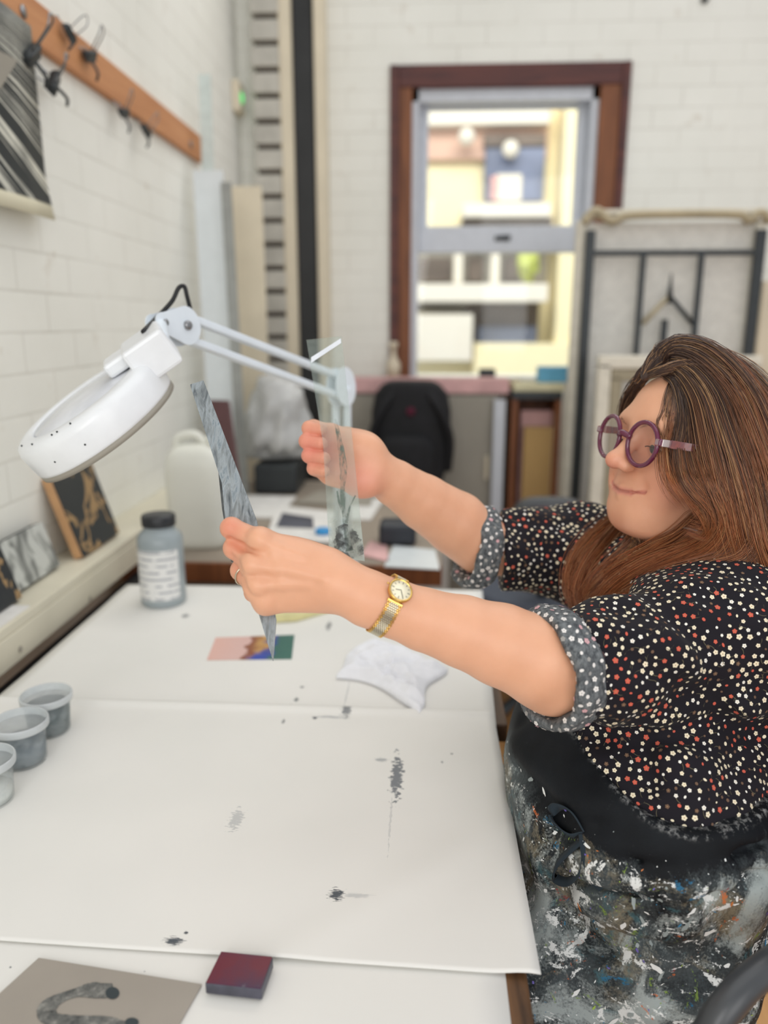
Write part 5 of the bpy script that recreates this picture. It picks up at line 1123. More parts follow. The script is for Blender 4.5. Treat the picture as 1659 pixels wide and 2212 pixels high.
# the paint on the apron : weight grows towards the lap and pocket
zz4 = V4[:, 2]; pw = np.clip((z1-.012-zz4)/.035, 0, 1)*.75+.20
f4 = V4@FT; reg4 = np.maximum(smin(f0-f4, zz4-z1, .055), fb-f4); edge4 = np.exp(-((reg4+.0015)/.0022)**2)
fr_ = V4@FT; pw *= 1-.45*np.clip((fr_-f0-.06)/.12, 0, 1)
t = NT('paint spattered black canvas'); A_ = t.attr('paint')
c_ = t.ramp(t.noise(14, 5), [(0.3, rgb(9, 11, 14)), (0.7, rgb(22, 26, 31))])
def layer(c_, sc, lo, hi, col, wgt=1.0, dist=1.5, det=7, seed=0.0, rough=.68, aniso=(1, 1, 1)):
    mp = t.node('ShaderNodeMapping'); mp.inputs['Location'].default_value = (seed, seed*1.7, seed*.3); mp.inputs['Scale'].default_value = aniso; t.link(t.coord(), mp.inputs[0])
    n = t.noise(sc, det, rough, mp.outputs[0], dist); n = t.math('ADD', n, t.math('MULTIPLY', t.math('SUBTRACT', A_, .8), .28)); g = t.noise(420, 3, .7)
    n = t.math('ADD', n, t.math('MULTIPLY', t.math('SUBTRACT', g, .5), .22))
    m = t.ramp(n, [(lo, (0, 0, 0)), (hi, (wgt,)*3)]); return t.mix(m, c_, col)
c_ = layer(c_, 6, .44, .64, rgb(88, 96, 98), .75, seed=1.0, dist=.8)
c_ = layer(c_, 8, .54, .68, rgb(142, 132, 110), .75, seed=4.2)
c_ = layer(c_, 17, .60, .68, rgb(66, 104, 112), .7, seed=7.7)
c_ = layer(c_, 11, .52, .64, rgb(170, 178, 176), .8, seed=2.9, aniso=(1, 1, .7))
c_ = layer(c_, 26, .62, .65, rgb(226, 228, 226), .95, seed=9.1, aniso=(.7, 1, 1.3))
c_ = layer(c_, 26, .67, .70, rgb(124, 150, 60), .8, seed=12.3); c_ = layer(c_, 24, .68, .70, rgb(38, 104, 140), .9, seed=15.3); c_ = layer(c_, 27, .70, .72, rgb(196, 104, 50), .8, seed=18.3); c_ = layer(c_, 21, .72, .74, rgb(150, 40, 48), .9, seed=22.3)
sw = t.noise(130, 4, .7); em = t.math('MULTIPLY', t.attr('edge'), t.ramp(sw, [(.50, (0, 0, 0)), (.66, (.6,)*3)])); c_ = t.mix(em, c_, rgb(186, 186, 184)); t.color(c_); t.set(Roughness=.62); t.bump(t.math('ADD', t.noise(1100, 2), t.noise(40, 5)), .3, .0008); t.b.inputs['Specular IOR Level'].default_value = .18; M['apron'] = t.m
def paintcol(n): return rgb(*n)
PC = [plain('white paint fleck', rgb(232, 234, 232), .5), plain('grey paint fleck', rgb(150, 160, 160), .5), plain('blue paint fleck', rgb(60, 130, 170), .5), plain('green paint fleck', rgb(160, 190, 70), .5), plain('orange paint fleck', rgb(200, 120, 60), .5), plain('violet paint fleck', rgb(110, 96, 180), .5)]
mk = pw[F4[:, 0]]**2; Pp, Np = scatter_pts(V4, F4, N4, 2200, .004, mk); u, v = flat_basis(Np); fv = []; ff = []; fm = []; n0 = len(V4)
for i in range(len(Pp)):
    r = .0006+.0024*rng.random()**7; el = rng.uniform(1, 3.6); a0 = rng.uniform(0, 6.28); K = 11; ty = rng.choice(6, p=[.55, .25, .06, .05, .05, .04])
    for k in range(K):
        a = 2*math.pi*k/K; rr_ = r*rng.uniform(.6, 1.2); x = rr_*math.cos(a)*el; y = rr_*math.sin(a); fv.append(Pp[i]+Np[i]*.0008+u[i]*(x*math.cos(a0)-y*math.sin(a0))+v[i]*(x*math.sin(a0)+y*math.cos(a0)))
    ff.append([n0+k for k in range(K)]); n0 += K; fm.append(1+ty)
apron = mesh('apron', np.vstack([V4, np.array(fv)]), [list(f) for f in F4]+ff, [M['apron']]+PC, person, smooth=True, fm=[0]*len(F4)+fm, attrs={'paint': ('FLOAT', np.concatenate([pw, np.zeros(len(fv))])), 'edge': ('FLOAT', np.concatenate([edge4, np.zeros(len(fv))]))})
def ribbon(name, pts, w_, mat, par, th=.0008, m=60, up=None, **k):
    P = spline([onsurf(p[0], p[1], apl)-FW*(.012+p[2]) for p in pts], m); T = np.gradient(P, axis=0); V = []; F = []
    for i in range(m):
        s_ = nrm(np.cross(T[i], FW if up is None else up)); 
        n_ = nrm(np.cross(s_, T[i])); V += [P[i]+s_*w_/2+n_*th, P[i]-s_*w_/2+n_*th, P[i]-s_*w_/2-n_*th, P[i]+s_*w_/2-n_*th]
        if i:
            for j in range(4): F.append([4*(i-1)+j, 4*(i-1)+(j+1) % 4, 4*i+(j+1) % 4, 4*i+j])
    return mesh(name, V, F, mat, par, smooth=True, **k)
M['tape'] = cloth_mat('dark navy tape', rgb(40, 50, 58)); 
ribbon('apron_tie', [(1258, 1792, .000), (1225, 1790, .006), (1190, 1762, .012), (1178, 1738, .014), (1196, 1726, .010), (1228, 1742, .006), (1256, 1786, .002)], .0115, M['tape'], apron, up=UP*.6+_R*.6)
ribbon('apron_tie', [(1256, 1798, .002), (1222, 1818, .008), (1192, 1846, .012), (1188, 1872, .012), (1214, 1884, .010), (1238, 1866, .008), (1246, 1830, .006), (1254, 1800, .002)], .0105, M['tape'], apron, up=UP*.5-_R*.7)
ribbon('apron_tie', [(1262, 1790, .000), (1268, 1840, .002), (1282, 1880, .001), (1300, 1900, .000)], .018, M['tape'], apron)
# ------------------------------------------------------------------ hair
def mesh_fast(name, V, Q, mats, parent, attrs, fm=None):
    me = bpy.data.meshes.new(name); org = np.array(parent.get('_o', (0, 0, 0))); V = V-org
    me.vertices.add(len(V)); me.vertices.foreach_set('co', V.astype(np.float32).ravel()); n = len(Q)
    me.loops.add(4*n); me.loops.foreach_set('vertex_index', Q.astype(np.int32).ravel()); me.polygons.add(n)
    me.polygons.foreach_set('loop_start', np.arange(0, 4*n, 4, dtype=np.int32)); me.polygons.foreach_set('use_smooth', np.ones(n, bool))
    for m in mats: me.materials.append(m)
    for k, a in attrs.items(): at = me.attributes.new(k, 'FLOAT', 'POINT'); at.data.foreach_set('value', a.astype(np.float32))
    me.update(calc_edges=True); me.validate(); o = bpy.data.objects.new(name, me); COL.objects.link(o); o.parent = parent; o['_o'] = tuple(org); return o
# guide: points (px, py, depth), spread radii, strand count, root->tip colour range
G = [
 ([(1428, 800, .935), (1450, 765, .915), (1505, 782, .888), (1565, 850, .870), (1605, 945, .858), (1640, 1050, .855), (1655, 1180, .86), (1690, 1300, .87)], (.010, .022, .030, .030, .030), 900, (0, .85)),
 ([(1440, 805, .925), (1478, 795, .892), (1525, 850, .868), (1555, 940, .858), (1585, 1040, .852), (1612, 1140, .852), (1630, 1230, .86), (1600, 1300, .86)], (.008, .018, .026, .028, .022), 900, (0, .9)),
 ([(1448, 808, 0.915), (1478, 825, 0.885), (1500, 890, 0.882), (1512, 970, 0.872), (1540, 1050, 0.850), (1568, 1130, 0.853), (1530, 1195, 0.870), (1440, 1235, 0.895), (1350, 1275, 0.925)], (.008, .015, .020, .022, .016), 900, (0, 1)),
 ([(1452, 812, 0.905), (1475, 850, 0.894), (1483, 920, 0.878), (1476, 985, 0.869), (1500, 1045, 0.848), (1548, 1090, 0.848), (1560, 1135, 0.853), (1520, 1150, 0.860), (1480, 1140, 0.865)], (.004, .009, .012, .013, .010), 420, (.05, 1)),
 ([(1455, 808, 0.905), (1468, 850, 0.898), (1456, 920, 0.882), (1446, 985, 0.874), (1462, 1040, 0.852), (1500, 1085, 0.850), (1530, 1120, 0.853)], (.003, .005, .007, .008, .006), 90, (.1, 1)),
 ([(1452, 810, 0.905), (1446, 860, 0.901), (1432, 930, 0.888), (1430, 1000, 0.864), (1446, 1060, 0.860), (1480, 1110, 0.860)], (.003, .007, .010, .012, .010), 22, (.1, 1)),
 ([(1450, 810, 0.905), (1462, 880, 0.888), (1462, 960, 0.874), (1475, 1040, 0.850), (1530, 1110, 0.850), (1545, 1170, 0.860), (1470, 1215, 0.885), (1390, 1235, 0.905)], (.004, .010, .014, .016, .020), 120, (.1, 1)),
 ([(1495, 765, .95), (1570, 812, .930), (1640, 905, .915), (1690, 1030, .90), (1705, 1160, .895), (1690, 1290, .88)], (.012, .028, .038, .042, .040), 900, (0, .9)),
 ([(1600, 930, .885), (1622, 1060, .872), (1605, 1165, .868), (1520, 1215, .882), (1420, 1245, .908), (1330, 1290, .935), (1280, 1330, .955)], (.02, .026, .022, .020, .012), 800, (.3, 1)),
 ([(1610, 1000, .865), (1640, 1120, .853), (1615, 1205, .850), (1530, 1238, .862), (1430, 1262, .885), (1345, 1310, .915), (1320, 1340, .925)], (.015, .020, .018, .015, .008), 700, (.35, 1)),
 ([(1600, 930, .87), (1640, 1080, .85), (1665, 1180, .845), (1700, 1262, .85), (1760, 1320, .86)], (.02, .026, .024, .022, .02), 450, (.3, 1)),
 ([(1420, 1040, 1.045), (1345, 1130, 1.045), (1285, 1180, 1.035), (1248, 1235, 1.02), (1252, 1290, 1.0), (1300, 1330, .985)], (.012, .022, .022, .016, .010), 600, (.4, 1)),
 ([(1400, 1080, 1.03), (1335, 1170, 1.02), (1295, 1220, 1.0), (1270, 1280, .985), (1290, 1330, .97)], (.012, .020, .020, .016, .010), 450, (.4, 1)),
 ([(1440, 795, .935), (1405, 802, .958), (1372, 835, .985), (1352, 880, 1.01), (1350, 950, 1.03)], (.004, .006, .008, .008, .008), 260, (0, .3)),
 ([(1545, 1040, .88), (1540, 1120, .885), (1480, 1180, .905), (1405, 1220, .93), (1335, 1255, .955), (1270, 1300, .975)], (.014, .022, .022, .018, .012), 700, (.4, 1)),
 ([(1392, 812, .93), (1412, 778, .925), (1455, 753, .918), (1515, 764, .905), (1580, 812, .89), (1635, 885, .88), (1680, 1000, .875)], (.004, .010, .014, .018, .020), 650, (0, .7)),
 ([(1400, 812, .925), (1430, 800, .905), (1470, 790, .89), (1530, 800, .875), (1590, 860, .862), (1630, 960, .853), (1640, 1080, .85), (1620, 1180, .855)], (.003, .006, .010, .014, .016), 420, (.05, .95)),
 ([(1440, 1090, .965), (1400, 1160, .965), (1350, 1215, .965), (1300, 1262, .965), (1262, 1300, .97)], (.012, .020, .020, .016, .010), 420, (.35, .9)),
 ([(1376, 826, .958), (1392, 808, .945), (1420, 794, .932), (1455, 782, .915), (1500, 782, .895)], (.004, .007, .008, .008, .008), 200, (0, .25)),
 ([(1520, 900, .87), (1545, 1000, .852), (1575, 1090, .845), (1590, 1160, .848), (1560, 1215, .858), (1500, 1262, .87)], (.006, .008, .010, .010, .006), 220, (.3, 1)),
]
def frames(P):
    T = np.gradient(P, axis=0); T /= np.linalg.norm(T, axis=1)[:, None]; D = np.tile(FW, (len(P), 1)); D -= (D*T).sum(1)[:, None]*T; D /= np.linalg.norm(D, axis=1)[:, None]; return T, D, np.cross(T, D)
NS = 26; allV = []; allT = []; allR = []
for gi, (pts, rad, cnt, (c0, c1)) in enumerate(G):
    P = spline([W(*p) for p in pts], NS); T, D, Bn = frames(P); rr_ = np.interp(np.linspace(0, 1, NS), np.linspace(0, 1, len(rad)), rad); tt_ = np.linspace(0, 1, NS)
    cnt = int(cnt*1.3); nc = max(6, cnt//22); ca = rng.uniform(0, 6.28, nc); cr = np.sqrt(rng.random(nc)); ph = rng.uniform(0, 6.28, (nc, 4)); am = rng.uniform(.3, 1.2, nc)
    for i in range(cnt):
        c = rng.integers(nc); a = math.cos(ca[c])*cr[c]; b = math.sin(ca[c])*cr[c]; ja, jb = rng.normal(0, .20, 2)
        spread = 1+.4*tt_*rng.normal(0, .5); 
        wv = am[c]*.0045*np.sin(tt_*7.5+ph[c, 0])*tt_; wv2 = am[c]*.0035*np.sin(tt_*6+ph[c, 1])*tt_; fly = (rng.random() < .10)*rng.normal(0, .008)*tt_**2+rng.normal(0, .0012)*np.sin(tt_*rng.uniform(4, 11)+rng.uniform(0, 6))
        e = 1.0-.0*tt_
        oa = (a+ja*spread)*rr_; ob_ = (b+jb*spread)*rr_*.45
        q = P+Bn*(oa+wv+fly)[:, None]+D*(ob_+wv2*.5)[:, None]
        en = rng.uniform(.80, 1.0); q2 = np.stack([np.interp(tt_*en, tt_, q[:, k]) for k in range(3)], 1)
        allV.append(q2); allT.append(c0+(c1-c0)*tt_*en); allR.append((rng.random(), c/nc, .00026+.00014*rng.random()))
def head_out(P, m=.0015):     # keep strands outside the head
    for _ in range(2):
        d = headonly(P); bad = d < m
        if not bad.any(): break
        X = P[bad]; e = 1e-3; g = np.stack([headonly(X+np.eye(3)[k]*e)-headonly(X-np.eye(3)[k]*e) for k in range(3)], 1); g /= np.linalg.norm(g, axis=1)[:, None]+1e-9
        P[bad] = X+g*(m-d[bad])[:, None]
    return P
headonly = SDF(); headonly.p = body.p[:body_head_n]
S_ = np.array(allV); sh = S_.shape; S_ = head_out(S_.reshape(-1, 3)).reshape(sh)
T_ = np.gradient(S_, axis=1); T_ /= np.linalg.norm(T_, axis=2)[..., None]+1e-9; U_ = np.cross(T_, FW); U_ /= np.linalg.norm(U_, axis=2)[..., None]+1e-9; W_ = np.cross(T_, U_)
rad_ = np.array([r[2] for r in allR])[:, None, None]*np.clip(1.15-np.linspace(0, 1, NS)**4, .2, 1)[None, :, None]
ring = [S_+rad_*(math.cos(a)*U_+math.sin(a)*W_) for a in (0, 2.0944, 4.18879)]
HV = np.stack(ring, 2).reshape(-1, 3); ns = len(S_)
base_ = np.arange(ns)[:, None, None]*NS*3; kk = np.arange(NS-1)[None, :, None]*3; jj = np.arange(3)[None, None, :]
HQ = np.stack([base_+kk+jj, base_+kk+(jj+1) % 3, base_+kk+3+(jj+1) % 3, base_+kk+3+jj], -1).reshape(-1, 4)
tA = np.repeat(np.array(allT).reshape(-1), 3); rA = np.repeat(np.array([r[0] for r in allR]), NS*3); cA = np.repeat(np.array([r[1] for r in allR]), NS*3)
hb = SDF(); HL = []
for gi, (pts, rad, cnt, cc_) in enumerate(G):
    if gi in (4, 5, 6, 19): continue
    P = spline([W(*p) for p in pts], 9); rr_ = np.interp(np.linspace(0, 1, 9), np.linspace(0, 1, len(rad)), rad)*.33
    P = P+FW*.004
    for i in range(8): hb.cone(P[i], P[i+1], max(.002, rr_[i]), max(.002, rr_[i+1]*(.5 if i == 7 else 1)), .012 if i == 0 else .003)
hb.ell(Hd(0, -.024, .027), np.array([.0775, .085, .076]), HR, .015)
hb.ell(Hd(.02, -.06, -.06), np.array([.055, .045, .08]), HR, .03)
hb.p.append((lambda P: -np.minimum((headonly(P)-.0005), 9), 'i', .002, HO, .3))
def facecut(P):      # clear the face opening
    L = (P-HO)@HR; q = (L-np.array([0, .075, -.035]))/np.array([.058, .075, .105]); k0 = np.linalg.norm(q, axis=1); return (k0-1)*.058
hb.p.append((lambda P: -facecut(P), 'i', .004, HO, .3))
def hbf(P, c=None, Rb=0): return hb(P, c, Rb)+(0 if c is None else .0012*np.sin(P[:, 0]*160+P[:, 2]*40))
V5, F5 = surfnet(hbf, (.10, .5, .95), (.70, 1.35, 1.48), .003)
tz = np.clip((1.25-V5[:, 2])/.25, 0, 1)*.7
nH = len(HV); HVa = np.vstack([HV, V5]); HQa = np.vstack([HQ, F5+nH])
t = NT('copper brown hair'); T1 = t.attr('t'); R1 = t.attr('rnd'); C1 = t.attr('clump')
cr_ = t.ramp(t.math('ADD', T1, t.math('MULTIPLY', t.math('SUBTRACT', C1, .5), .25)), [(0.0, rgb(66, 52, 48)), (0.28, rgb(92, 68, 56)), (0.5, rgb(142, 88, 54)), (0.75, rgb(178, 106, 60)), (1.0, rgb(168, 96, 60))])
hl = t.ramp(R1, [(.80, (0, 0, 0)), (.84, (1, 1, 1))]); c_ = t.mix(t.math('MULTIPLY', hl, .48), cr_, rgb(222, 172, 118)); dk = t.ramp(R1, [(.22, (1, 1, 1)), (.3, (0, 0, 0))]); c_ = t.mix(t.math('MULTIPLY', dk, .5), c_, rgb(60, 40, 32))
t.color(c_); t.set(Roughness=.38); t.b.inputs['Specular IOR Level'].default_value = .6
hair = mesh_fast('hair', HVa, HQa, [t.m], person, {'t': np.concatenate([tA, tz]), 'rnd': np.concatenate([rA, np.full(len(V5), .1)]), 'clump': np.concatenate([cA, np.full(len(V5), .3)])})
# ------------------------------------------------------------------ spectacles
gl = thing('eyeglasses', Hd(0, .104, -.03), 'round translucent plum eyeglasses worn by the seated person', 'glasses')
t = NT('plum acetate'); t.color(rgb(112, 38, 72)); t.set(Roughness=.15); t.b.inputs['Transmission Weight'].default_value = .25; t.b.inputs['Coat Weight'].default_value = .5; M['plum'] = t.m
t = NT('plum tortoise temple'); t.color(t.ramp(t.noise(90, 3), [(.35, rgb(78, 24, 42)), (.6, rgb(128, 58, 48)), (.75, rgb(156, 84, 62))])); t.set(Roughness=.15); t.b.inputs['Coat Weight'].default_value = .5; M['temple'] = t.m
for s in (-1, 1):
    R3 = HR@np.array(Matrix.Rotation(-s*.10, 3, 'Z')); c = Hd(s*.0335, .1040-.001, .001); ring_ = [c+R3@np.array([.0245*math.cos(a), 0, .0255*math.sin(a)]) for a in np.linspace(0, 2*math.pi, 64, endpoint=False)]
    V, F = tubeVF(ring_, .0028, 10, closed=True, cap=False); mesh('rim', V, F, M['plum'], gl, smooth=True)
    V = [c+R3@np.array([.0232*math.cos(a), .0002, .0242*math.sin(a)]) for a in np.linspace(0, 2*math.pi, 48, endpoint=False)]; P_ = np.array(V); nv = R3[:, 1]
    plate('lens', P_, .0012, M['lens'], gl, nrmv=nv)
    A = Hd(s*.058, .102, .007); obox('end_piece', Hd(s*.0595, .1005, .007), (.009, .006, .0085), HR, M['plum'], gl, .0015)
    obox('hinge', Hd(s*.0640, .0945, .007), (.0016, .010, .0085), HR, plain('silver hinge', rgb(214, 200, 196), .2, .7), gl, .0006)
    P = [Hd(s*.0655, .090, .007), Hd(s*.0760, .068, .007), Hd(s*.0850, .044, .0065), Hd(s*.0850, .018, .005), Hd(s*.0800, -.006, .002), Hd(s*.0770, -.022, -.010), Hd(s*.0745, -.030, -.026)]
    Q = spline(P, 30); V = []; F = []
    for i, q in enumerate(Q):
        hh = .0046-.0014*i/30; V += [q+HR@np.array([s*.0012, 0, hh]), q+HR@np.array([-s*.0012, 0, hh]), q+HR@np.array([-s*.0012, 0, -hh]), q+HR@np.array([s*.0012, 0, -hh])]
        if i:
            for j in range(4): F.append([4*i-4+j, 4*i-4+(j+1) % 4, 4*i+(j+1) % 4, 4*i+j])
    F += [[0, 1, 2, 3], [4*29+3, 4*29+2, 4*29+1, 4*29]]; mesh('temple', V, F, M['temple'], gl)
V, F = tubeVF([Hd(-.0115, .1045, .006), Hd(0, .1095, .0095), Hd(.0115, .1045, .006)], .0038, 10, 14); V = V*1.0; mesh('bridge', V, F, M['plum'], gl, smooth=True)
# ------------------------------------------------------------------ wristwatch
M['gold'] = plain('polished gold', rgb(226, 186, 108), .18, 1.0, var=.02); M['steelgold'] = plain('pale gold steel', rgb(206, 198, 176), .22, 1.0, var=.03); M['dial'] = plain('ivory dial', rgb(244, 236, 208), .35, var=.01)
C0 = W(836, 1309, .7515); wn = nrm(.87*_R-.45*UP+.12*FW); wu = nrm(-FW-np.dot(-FW, wn)*wn); wv_ = nrm(np.cross(wn, wu))
if wv_@UP < 0: wv_ = -wv_
def surf(phi, off=.0012, ax=0.0):
    d = math.cos(phi)*wu+math.sin(phi)*wv_; t_ = np.linspace(.012, .06, 200); P = C0+wn*ax+t_[:, None]*d; s_ = body(P); k = np.argmax(s_ > 0); return C0+wn*ax+d*(t_[k]+off)
ph0 = math.radians(40); wc = surf(ph0, .0020); wnrm = nrm(surf(ph0, .05)-surf(ph0, 0)*1.0)
e1 = surf(ph0+.35)-surf(ph0-.35); wnrm = nrm(np.cross(e1, wn)); 
if wnrm@(-FW) < 0: wnrm = -wnrm
wt = thing('wristwatch', wc, 'small gold wristwatch with ivory dial on the near wrist', 'watch')
yv = nrm(e1-(e1@wnrm)*wnrm); xv = nrm(np.cross(yv, wnrm)); WR = np.stack([xv, yv, wnrm], 1); RW = .0122
lathe('case', [(RW*.8, -.002), (RW*.97, -.0015), (RW, .0008), (RW, .0024), (RW*.97, .0034), (RW*.89, .0036), (RW*.87, .0030), (RW*.80, .0028)], wc, M['gold'], wt, R=WR, n=48)
dl = lathe('dial', [(RW*.88, .0026), (RW*.88, .0029), (.0001, .0029)], wc, M['dial'], wt, R=WR, n=48)
parts = []
for k in range(12):
    a = 2*math.pi*k/12; L = .0028 if k % 3 == 0 else .0018; u = np.array([math.sin(a), math.cos(a), 0]); Rk = WR@np.stack([np.array([u[1], -u[0], 0]), u, np.array([0, 0, 1.])], 1); parts.append(cubeVF(wc+WR@(u*RW*.68+np.array([0, 0, .0030])), (.0005, L, .0002), Rk))
V, F = join(parts); mesh('hour_markers', V, F, M['black'], dl)
for nm, a, L in (('minute_hand', math.radians(150), .0085), ('hour_hand', math.radians(250), .0055)):
    u = np.array([math.sin(a), math.cos(a), 0]); Rk = WR@np.stack([np.array([u[1], -u[0], 0]), u, np.array([0, 0, 1.])], 1); V, F = cubeVF(wc+WR@(u*L/2+np.array([0, 0, .0033])), (.0005, L, .0002), Rk); mesh(nm, V, F, M['black'], dl)
lathe('crown', [(.001, 0), (.001, .002), (.0002, .0022)], wc+WR@np.array([-RW*1.02*(1 if (xv@_R) > 0 else -1), 0.002, .001]), M['gold'], wt, R=frame_from(-xv*(1 if (xv@_R) > 0 else -1)), n=12)
def ring_pts(a0, a1, off=.0012):
    ph = np.linspace(a0, a1, 200); P = np.array([surf(p, off) for p in ph]); P = np.array([P[max(0, i-6):i+7].mean(0) for i in range(200)]); return P
RP = ring_pts(ph0+.30, ph0+2*math.pi-.30)
L = np.concatenate([[0], np.cumsum(np.linalg.norm(np.diff(RP, axis=0), axis=1))]); parts = []; parts2 = []; s_ = .0015; k = 0
while s_ < L[-1]-.001:
    q = np.array([np.interp(s_, L, RP[:, i]) for i in range(3)]); q2 = np.array([np.interp(s_+.001, L, RP[:, i]) for i in range(3)]); T = nrm(q2-q); Nn = nrm(np.cross(T, wn)); 
    if Nn@(q-C0) < 0: Nn = -Nn
    Rk = np.stack([wn, T, np.cross(wn, T)], 1)
    for j in range(7):
        if k % 2 and j == 6: continue
        x = (j-3+(.5 if k % 2 else 0))*.00205; (parts if j in (0, 6) or (k % 2 and j == 5) else parts2).append(cubeVF(q+wn*x+Nn*.0004, (.0018, .0019, .0013), Rk, .0004, 1))
    if k % 2: 
        for x in (-.0072, .0072): parts.append(cubeVF(q+wn*x+Nn*.0004, (.0010, .0019, .0013), Rk, .0003, 1))
    s_ += .00205; k += 1
V, F = join(parts2); mesh('bracelet', V, F, M['steelgold'], wt); V, F = join(parts); mesh('bracelet_edge', V, F, M['gold'], wt, label='yellow gold edge links')
for q in (RP[0], RP[-1]): 
    T = nrm(RP[3]-RP[0]) if q is RP[0] else nrm(RP[-1]-RP[-4]); Rk = np.stack([wn, T, np.cross(wn, T)], 1); V, F = cubeVF(q, (.0165, .003, .0028), Rk, .0008); mesh('end_link', V, F, M['gold'], wt)
# finger ring
A = W(556, 1268, .750); B = W(521, 1232, .772); q = A+(B-A)*.72; ax = nrm(B-A); Rk = frame_from(ax); P = []
for a in np.linspace(0, 2*math.pi, 48, endpoint=False):
    d = Rk[:, 0]*math.cos(a)+Rk[:, 1]*math.sin(a); P.append(q+d*.0112)
V, F = tubeVF(P, .0010, 8, closed=True, cap=False); tag(mesh('finger_ring', V, F, M['steelgold'], smooth=True), 'thin silver gold ring on the third finger of the near hand', 'ring')
# ------------------------------------------------------------------ held strips
st = thing('glass_strip', W(588, 1428, .755), 'grey painted glass strip held upright in the near hand', 'glass strip')
def dep(y): return .845-(y-825)/600*.088
PL = [(411, 832), (440, 823), (555, 1125), (597, 1340), (590, 1428), (553, 1305), (492, 1180), (480, 1045)]
t = NT('grey painted glass'); v = t.node('ShaderNodeMapping'); v.inputs['Rotation'].default_value = (0, math.radians(17), 0); v.inputs['Scale'].default_value = (150, 60, 11); t.link(t.coord(), v.inputs[0]); n = t.noise(1, 6, .62, v.outputs[0], .8)
t.color(t.ramp(n, [(.30, rgb(66, 74, 80)), (.45, rgb(124, 130, 132)), (.58, rgb(150, 158, 162)), (.66, rgb(112, 124, 132)), (.74, rgb(206, 212, 212))])); t.set(Roughness=.25); t.bump(n, .3, .001)
plate('painted_strip', [W(a, b, dep(b)) for a, b in PL], .0035, t.m, st)
P = [W(a, b, dep(b)+.003) for a, b in ((470, 1000), (484, 1040), (560, 1150), (560, 1220), (500, 1215), (480, 1100))]
plate('second_layer', P, .002, plain('dark painted underside', rgb(88, 92, 92), .3, scale=60, var=.3), st, label='darker painted layer behind the strip')
def dep2(y): return .972-(y-730)/480*.055
g2 = NT('clear glass with milky film'); o = g2.n['Material Output']; tr = g2.node('ShaderNodeBsdfTransparent'); tr.inputs[0].default_value = (.94, .96, .95, 1); mx = g2.node('ShaderNodeMixShader')
g2.color(rgb(196, 206, 198)); g2.set(Roughness=.12); sp = g2.node('ShaderNodeSeparateXYZ'); g2.link(g2.coord('Generated'), sp.inputs[0]); n = g2.noise(30, 5, .6)
lowm = g2.ramp(sp.outputs[2], [(.10, (.55,)*3), (.30, (.16,)*3)]); a_ = g2.math('MULTIPLY', g2.ramp(n, [(.3, (.5,)*3), (.7, (1.2,)*3)]), lowm); g2.link(a_, mx.inputs[0]); g2.link(tr.outputs[0], mx.inputs[1]); g2.link(g2.b.outputs[0], mx.inputs[2]); g2.link(mx.outputs[0], o.inputs[0])
s2 = thing('glass_strip', W(786, 1212, .915), 'clear glass strip with a dark painted branch held in the far hand', 'glass strip')
plate('clear_strip', [W(a, b, dep2(b)) for a, b in ((662, 735), (738, 727), (768, 1010), (788, 1212), (712, 1200), (698, 960))], .003, g2.m, s2)
t = NT('green grey brushed paint'); tr = t.node('ShaderNodeBsdfTransparent'); mx = t.node('ShaderNodeMixShader'); t.color(rgb(92, 108, 98)); t.set(Roughness=.5); n = t.noise(120, 4, .6, t.coord('Object', (1, 1, .3)))
t.link(t.ramp(n, [(.40, (0.15,)*3), (.58, (.85,)*3)]), mx.inputs[0]); t.link(tr.outputs[0], mx.inputs[1]); t.link(t.b.outputs[0], mx.inputs[2]); t.link(mx.outputs[0], t.n['Material Output'].inputs[0]); M['brush'] = t.m
def stroke(pts, wd, name='painted_branch', mat=None, off=-.0022):
    Q = spline([(a, b, w_) for (a, b), w_ in zip(pts, wd)], 24); V = []; F = []
    for i, (a, b, w_) in enumerate(Q):
        T = Q[min(i+1, 23)]-Q[max(i-1, 0)]; l = math.hypot(T[0], T[1]); nx, ny = -T[1]/l, T[0]/l; w_ *= .85+.3*rng.random()
        V += [W(a+nx*w_/2, b+ny*w_/2, dep2(b)+off), W(a-nx*w_/2, b-ny*w_/2, dep2(b)+off)]
        if i: F.append([2*i-2, 2*i, 2*i+1, 2*i-1])
    return V, F
def strokes(name, L, mat, off):
    V, F = join([(np.array(v), f) for v, f in (stroke(p, [x*1.25 for x in w_], off=off) for p, w_ in L)]); mesh(name, V, F, mat, s2)
strokes('painted_branch', [([(724, 905), (733, 950), (742, 1010), (740, 1060), (745, 1130), (755, 1190)], (3, 9, 13, 9, 7, 12)), ([(742, 1000), (736, 960), (722, 915)], (3, 3, 2)), ([(743, 1110), (733, 1085), (728, 1060)], (5, 4, 2)), ([(748, 1130), (756, 1095), (768, 1070)], (5, 3, 2))], M['brush'], -.0024)
t = NT('black smudged paint'); tr = t.node('ShaderNodeBsdfTransparent'); mx = t.node('ShaderNodeMixShader'); t.color(rgb(58, 62, 62)); n = t.noise(70, 5, .65)
t.link(t.ramp(n, [(.42, (0.08,)*3), (.58, (.9,)*3)]), mx.inputs[0]); t.link(tr.outputs[0], mx.inputs[1]); t.link(t.b.outputs[0], mx.inputs[2]); t.link(mx.outputs[0], t.n['Material Output'].inputs[0])
strokes('dark_smudge', [([(735, 1135), (750, 1165), (766, 1205)], (18, 40, 38)), ([(722, 1165), (745, 1190), (770, 1190)], (8, 26, 22))], t.m, -.0028)
P = [W(a, b, dep2(b)-.0022) for a, b in ((672, 772), (736, 731), (737, 741), (672, 784))]; plate('reflection_streak', P, .0004, plain('white painted reflection', rgb(226, 230, 236), .4), s2)  # pale reflection on the glass, painted in as a thin white streak
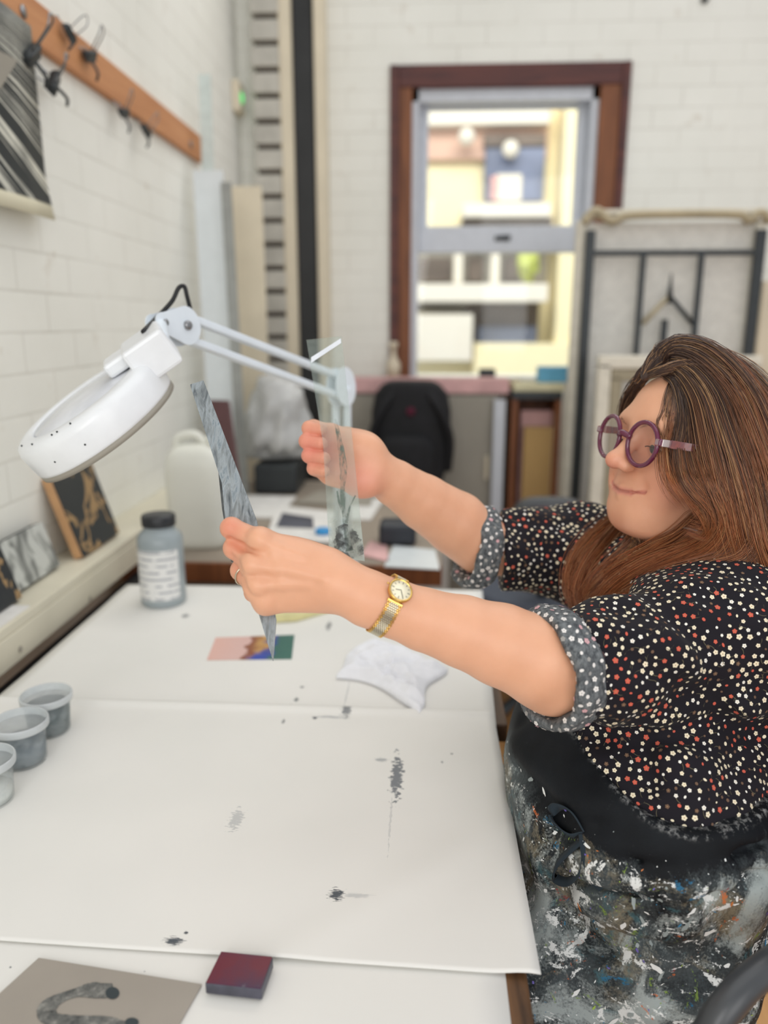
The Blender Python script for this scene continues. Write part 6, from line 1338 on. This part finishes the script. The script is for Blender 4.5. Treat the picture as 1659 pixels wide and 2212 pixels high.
# ------------------------------------------------------------------ the person's chair
ch = thing('armchair', (HI[0]+.02, HI[1], 0), 'office armchair with burgundy cushions and grey black arm hoop under the person', 'chair')
bx = W(1640, 1700, .86); 
def cush(nm, c, s, R, mat, e=.03):
    V, F = cubeVF(c, s, R, e, 5); return mesh(nm, V, F, mat, ch, smooth=True)
Rb = np.stack([LT, FT, _Z], 1); bc = HI-FT*.192+np.array([0, 0, .17])
cush('backrest', bc-np.array([0, 0, .02]), (.44, .055, .46), Rb, M['burg'], .026); cush('back_shell', bc-FT*.036-np.array([0, 0, .02]), (.46, .03, .50), Rb, M['armrest'], .014)
cush('seat', np.array([HI[0]-.02, HI[1], .425]), (.36, .36, .09), Rb, M['burg'], .035)
def armhoop(pts, nm='arm'):
    V, F = tubeVF([np.array(p) for p in pts], .0140, 16, 60); return mesh(nm, V, F, M['armrest'], ch, smooth=True)
armhoop([W(1910, 2010, .80), W(1790, 2035, .74), W(1700, 2066, .70), W(1640, 2103, .675), W(1585, 2155, .66), W(1540, 2218, .655), W(1510, 2300, .66), W(1540, 2420, .70), W(1700, 2500, .74)])
off = -LT*.56
q = W(1700, 2070, .72)
armhoop([bc-FT*.02+off*.45+np.array([0, 0, -.1]), HI-LT*.27+FT*.0+np.array([0, 0, .01]), HI-LT*.27+FT*.15+np.array([0, 0, 0.0]), HI-LT*.26+FT*.17+np.array([0, 0, -.12]), HI-LT*.2+FT*.08+np.array([0, 0, -.24])])
V, F = tubeVF([(HI[0], HI[1], .39), (HI[0], HI[1], .09)], .026, 20); mesh('gas_column', V, F, M['steel'], ch, smooth=True)
for k in range(5):
    a_ = k*2*math.pi/5+.2; e_ = np.array([HI[0]+.29*math.cos(a_), HI[1]+.29*math.sin(a_), .075]); V, F = tubeVF([(HI[0], HI[1], .10), e_], .02, 12); mesh('base_leg', V, F, M['armrest'], ch, smooth=True)
    V, F = latheVF([(.001, -.012), (.025, -.012), (.025, .012), (.001, .012)], e_+np.array([0, 0, -.049]), frame_from((math.sin(a_), -math.cos(a_), 0)), 20); mesh('caster', V, F, M['black'], ch, smooth=True)
for o in list(bpy.data.objects):
    if '_o' in o.keys(): del o['_o']
